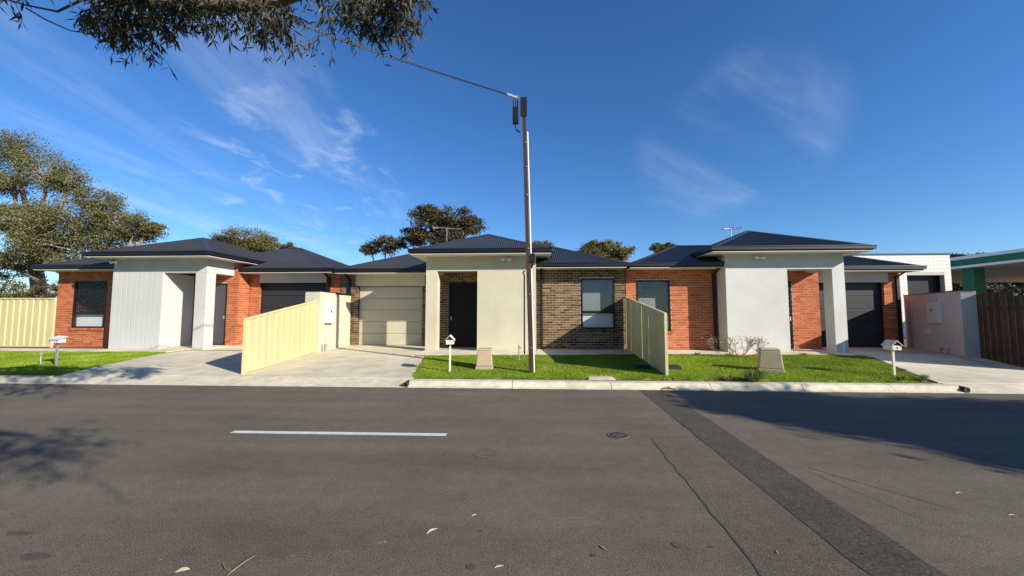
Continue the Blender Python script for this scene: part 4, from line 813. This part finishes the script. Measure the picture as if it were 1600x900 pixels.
# twiggy shrub, tufts and weeds along the edges
c = atz(1160, 559, .26); e = empty('twiggy_shrub', (c.x, c.y, gz(c.x, c.y)), 'nearly leafless twiggy shrub before the white porch wall', 'shrub'); m = MB(); r = random.Random(9); LL = []
def grow(p, d, ln, rad, lev):
    q = p+d*ln; m.tube([p, p.lerp(q, .5)+Vector((r.uniform(-.02, .02), 0, r.uniform(-.01, .02))), q], [rad, rad*.85, rad*.6], 5, cap=False)
    LL.append(q)
    if lev:
        for i in range(r.choice((2, 3, 3))): grow(q, (d+Vector((r.uniform(-.8, .8), r.uniform(-.6, .6), r.uniform(-.15, .45)))).normalized(), ln*r.uniform(.6, .9), rad*.62, lev-1)
for i in range(14):
    grow(Vector((c.x+r.uniform(-.65, .65), c.y+r.uniform(-.2, .2), gz(0, c.y))), Vector((r.uniform(-.9, .9), r.uniform(-.4, .4), .8)).normalized(), .24, .011, 3)
m.build('branches', 'twig_dry', e); LLn = np.array([tuple(v) for v in LL]); LLn = np.repeat(LLn, 2, 0)+rg.standard_normal((len(LL)*2, 3))*.025
V, F = leaf_quads(LLn[::2], .05, .012, .3, rg); npmesh('leaves', V, F, rg.random(len(F)), 'leaf_dry', e)
def tuft(nm, label, x, y, n, h, spread, cat='grass tuft', group=None, bias=0.):
    z = gz(x, y)+.0; a = rg.random(n)*6.283; rr = spread*.25*np.sqrt(rg.random(n)); b = np.stack([x+rr*np.cos(a), y+rr*np.sin(a), np.full(n, z)], 1); hh = h*(.5+.6*rg.random(n)); out = spread*(.3+.9*rg.random(n)); w_ = .004+.003*rg.random(n)
    o1 = np.stack([np.cos(a), np.sin(a), np.zeros(n)], 1); s_ = np.stack([-np.sin(a), np.cos(a), np.zeros(n)], 1)*w_[:, None]; mid = b+o1*(out*.45)[:, None]; mid[:, 2] += hh; tip = b+o1*out[:, None]; tip[:, 2] += hh*.55
    V = np.stack([b-s_, b+s_, mid+s_*.8, mid-s_*.8, tip], 1).reshape(-1, 3); i = np.arange(n)*5; F = np.concatenate([np.stack([i, i+1, i+2, i+3], 1), np.stack([i+3, i+2, i+4, i+4], 1)])
    F3 = np.concatenate([np.stack([i, i+1, i+2], 1), np.stack([i, i+2, i+3], 1), np.stack([i+3, i+2, i+4], 1)]); t_ = np.clip(rg.random(n)*.6+bias, 0, 1)
    o = npmesh(nm, V, F3, np.concatenate([t_, t_, t_]), 'weed'); return tag(o, label, cat, group)
tuft('grass_tuft', 'big spiky green grass tuft hanging over the kerb', 4.62, 8.42, 300, .24, .36)
tuft('grass_tuft', 'dry straw coloured tuft beside the big spiky grass tuft', 4.15, 8.52, 60, .14, .22, bias=.4)
for i, (x, y) in enumerate(((8.1, 8.6), (7.75, 8.62), (8.35, 8.75))): tuft('weed_clump', ('ragged weed clump on the lawn corner behind the drain pipe end', 'ragged weed clump beside the post of letterbox 6', 'ragged weed clump on the edge of the right driveway')[i], x, y, 70, .12, .13, 'weed', 'weeds at the lawn corner', .15)
for i, (x, y) in enumerate(((8.8, 9.75), (9.6, 11.5), (9.1, 12.3), (8.3, 12.32), (5.1, 12.3), (6.0, 12.2))): tuft('weed_clump', ('low weed clump on the lawn edge beside the right driveway', 'low weed clump on the lawn corner before the rendered column', 'low weed clump before the open porch of the right house', 'low weed clump before the corner of the white porch wall', 'low weed clump before the red brick wall', 'low weed clump beside the leafless shrub')[i], x, y, 80, .07, .15, 'weed', 'weeds along the lawn edge')
# leaf litter: countless bits as one, the big ones singly
n = 420; Px = rg.random((n, 2))*np.array([16, 6.0])+np.array([-8, 1.95]); z = np.full(n, .006)
a = rg.random(n)*6.283; l = .006+.022*rg.random(n)**3; w_ = l*.14+.001; d = np.stack([np.cos(a), np.sin(a), 0*a], 1); s_ = np.stack([-np.sin(a), np.cos(a), .2+0*a], 1); C = np.concatenate([Px, z[:, None]], 1)
V = np.stack([C-d*l[:, None], C+s_*w_[:, None], C+d*l[:, None], C-s_*w_[:, None]], 1).reshape(-1, 3); o = npmesh('leaf_litter', V, np.arange(4*n).reshape(-1, 4), rg.random(n)*.6, 'leaf_dry', kind='stuff'); tag(o, 'dry leaf litter scattered across the asphalt', 'litter')
n = 700; kx = rg.random(n)*19-11; ky = KY-.02+.06*np.abs(rg.standard_normal(n)); ky = np.where(rg.random(n) < .6, KY-.03-.05*np.abs(rg.standard_normal(n)), 8.42+.05*rg.standard_normal(n)); kz = np.where(ky < KY, .012, .135); a = rg.random(n)*6.283; l = .010+.018*rg.random(n); C = np.stack([kx, ky, kz], 1); d = np.stack([np.cos(a), np.sin(a), 0*a], 1); s_ = np.stack([-np.sin(a), np.cos(a), .3+0*a], 1)
V = np.stack([C-d*l[:, None], C+s_*(l*.3)[:, None], C+d*l[:, None], C-s_*(l*.3)[:, None]], 1).reshape(-1, 3); o = npmesh('gutter_litter', V, np.arange(4*n).reshape(-1, 4), rg.random(n), 'leaf_dry', kind='stuff'); tag(o, 'dry leaf litter gathered along the kerb', 'litter')
def dryleaf(px, py, ln, ang, label, wd=.075):
    c = atz(px, py, .0); m = MB(); k = 8; d = Vector((math.cos(ang), math.sin(ang), 0)); s = Vector((-d.y, d.x, 0))
    for i in range(k+1):
        t_ = i/k; ww = ln*wd*math.sin(math.pi*min(1, .04+t_*.94))**.8; p = c+d*ln*(t_-.5)+s*.1*ln*math.sin(3*t_)+Vector((0, 0, .004+.03*ln*math.sin(t_*3.1))); m.v += [tuple(p-s*ww), tuple(p+s*ww+Vector((0, 0, ww*.8)))]
    m.f = [(2*i, 2*i+2, 2*i+3, 2*i+1) for i in range(k)]; m.t = [.9]*k; o = m.build('dry_leaf', 'leaf_dry'); o.modifiers.new('s', 'SOLIDIFY').thickness = .0015; tag(o, label, 'leaf', 'dry leaves lying on the road')
dryleaf(675, 831, .095, .85, 'long pale dry leaf lying alone on the asphalt'); dryleaf(741, 806, .05, .8, 'short pale leaf near the long dry leaf'); dryleaf(780, 887, .06, .3, 'flat brown dry leaf near the road edge')
dryleaf(1498, 771, .065, .2, 'curled pale leaf on asphalt beyond the tree shadow', .06); dryleaf(1582, 806, .065, .1, 'thin white leaf beside the dark shadow edge', .05); dryleaf(944, 857, .07, 2.2, 'narrow dry leaf left of the tar seam', .07); dryleaf(285, 893, .07, .5, 'broad brown curled leaf near the forked twig', .16)
m = MB(); a = atz(348, 882, .0)+Vector((0, 0, .008)); b = atz(362, 895, 0)+Vector((0, 0, .008)); c = atz(398, 873, 0)+Vector((0, 0, .02)); m.tube([a, a.lerp(b, .6)+Vector((-.02, 0, 0)), b, b.lerp(c, .5)+Vector((0, 0, .005)), c], [.003, .004, .004, .0035, .002], 6); m.tube([b, b+Vector((.0, -.04, .0))], .003, 6)
tag(m.build('forked_twig', 'twig_dry'), 'pale forked dry twig lying on the asphalt', 'twig')

# ------------------------------------------------------------------ service station and far house
sb = empty('service_station_shop', (20.5, 22, .2), 'white painted blockwork building behind the charcoal garage', 'building'); X0, X1 = 15.5, 22.75; ZT = 4.75
w_, bl = brick_wall(sb, (X0, 22), (1, 0), X1-X0, .2, ZT, [(20.46-X0, 22.40-X0, 1.2, 3.64)], 'block_white', 'mortar_white', thick=.2, name='block_wall', bw=.40, bh=.20)
mm_ = MB(); sel = sorted(bl, key=lambda b: -b[1].z-b[1].x*.05)
proto = None; rest = MB(); cnt = 0
for b in sel:
    if abs(b[4]-.39) < .002 and abs(b[5]-.19) < .002 and cnt < 240 and b[1].z > 2.4:
        if proto is None: q = MB().box(-.195, .195, 0, .05, -.095, .095); proto = bpy.data.meshes.new('block'); proto.from_pydata(q.v, [], q.f); proto.materials.append(MATS['block_white'])
        o = bpy.data.objects.new('block', proto); COL.objects.link(o); o.parent = w_; o.location = (b[1].x, b[1].y+random.uniform(-.003, .0), b[1].z); cnt += 1
    else: rest.obox(b[1]-b[2]*b[4]/2-Vector((0, 0, b[5]/2)), b[2], b[3], b[4], .05, b[5], random.random())
rest.build('blockwork', 'block_white', w_, kind='stuff')
MB().box(X0-.03, X1+.03, 21.97, 29, ZT+.002, ZT+.09).build('parapet_cap', 'gutter_steel', sb); MB().box(X1-.2, X1, 22.2, 29, .2, ZT).build('side_wall', 'block_white', sb); MB().box(20.3, 22.5, 22.35, 22.4, 1.2, 3.7).build('roller_opening', 'dark_frame', sb)
sc = empty('service_station_canopy', (29, 26, .1), 'green and white service station canopy on a green column', 'canopy'); cx = 27.45
MB().box(cx+.03, 48, 14, 38, 4.45, 5.1).build('canopy_body', 'servo_white', sc)
for z0, z1, mt, o_ in ((4.45, 4.60, 'servo_white', .0), (4.603, 5.0, 'servo_green', -.03), (5.003, 5.20, 'servo_white', .0)): MB().box(cx+o_, cx+.028, 13.97, 38, z0, z1).build('fascia', mt, sc)
for i in range(8): MB().box(cx+.4+i*2.2, cx+.42+i*2.2, 14.2, 37.8, 4.438, 4.449).build('soffit_joint', 'mortar_white', sc)
MB().box(27.95, 28.6, 25.7, 26.4, .1, 4.449).build('column', 'servo_green', sc); MB().box(36, 36.6, 25.7, 26.4, .1, 4.449).build('column', 'servo_green', sc)
nh = empty('neighbour_house', (-38, 32, .2), 'pale gabled house roof beyond the cream side fence', 'house'); g = aty(38, 458, 32)
MB().box(g.x-4, g.x+4, 32, 40, .1, g.z-.9).build('wall', 'render_cream', nh); MB().add([(g.x-1.6, 31.6, g.z-.75), (g.x+1.6, 31.6, g.z-.75), (g.x, 31.6, g.z), (g.x-1.6, 40, g.z-.75), (g.x+1.6, 40, g.z-.75), (g.x, 40, g.z)], [(0,1,2),(5,4,3),(0,2,5,3),(1,4,5,2),(0,3,4,1)]).build('gable', 'servo_white', nh)
MB().add([(g.x-5, 32.2, g.z-1.0), (g.x+5, 32.2, g.z-1.0), (g.x+5, 36, g.z+.1), (g.x-5, 36, g.z+.1), (g.x-5, 40, g.z-1.0), (g.x+5, 40, g.z-1.0)], [(0,1,2,3),(3,2,5,4)]).build('roof', 'roof_tile', nh)
print('objects', len(bpy.data.objects))
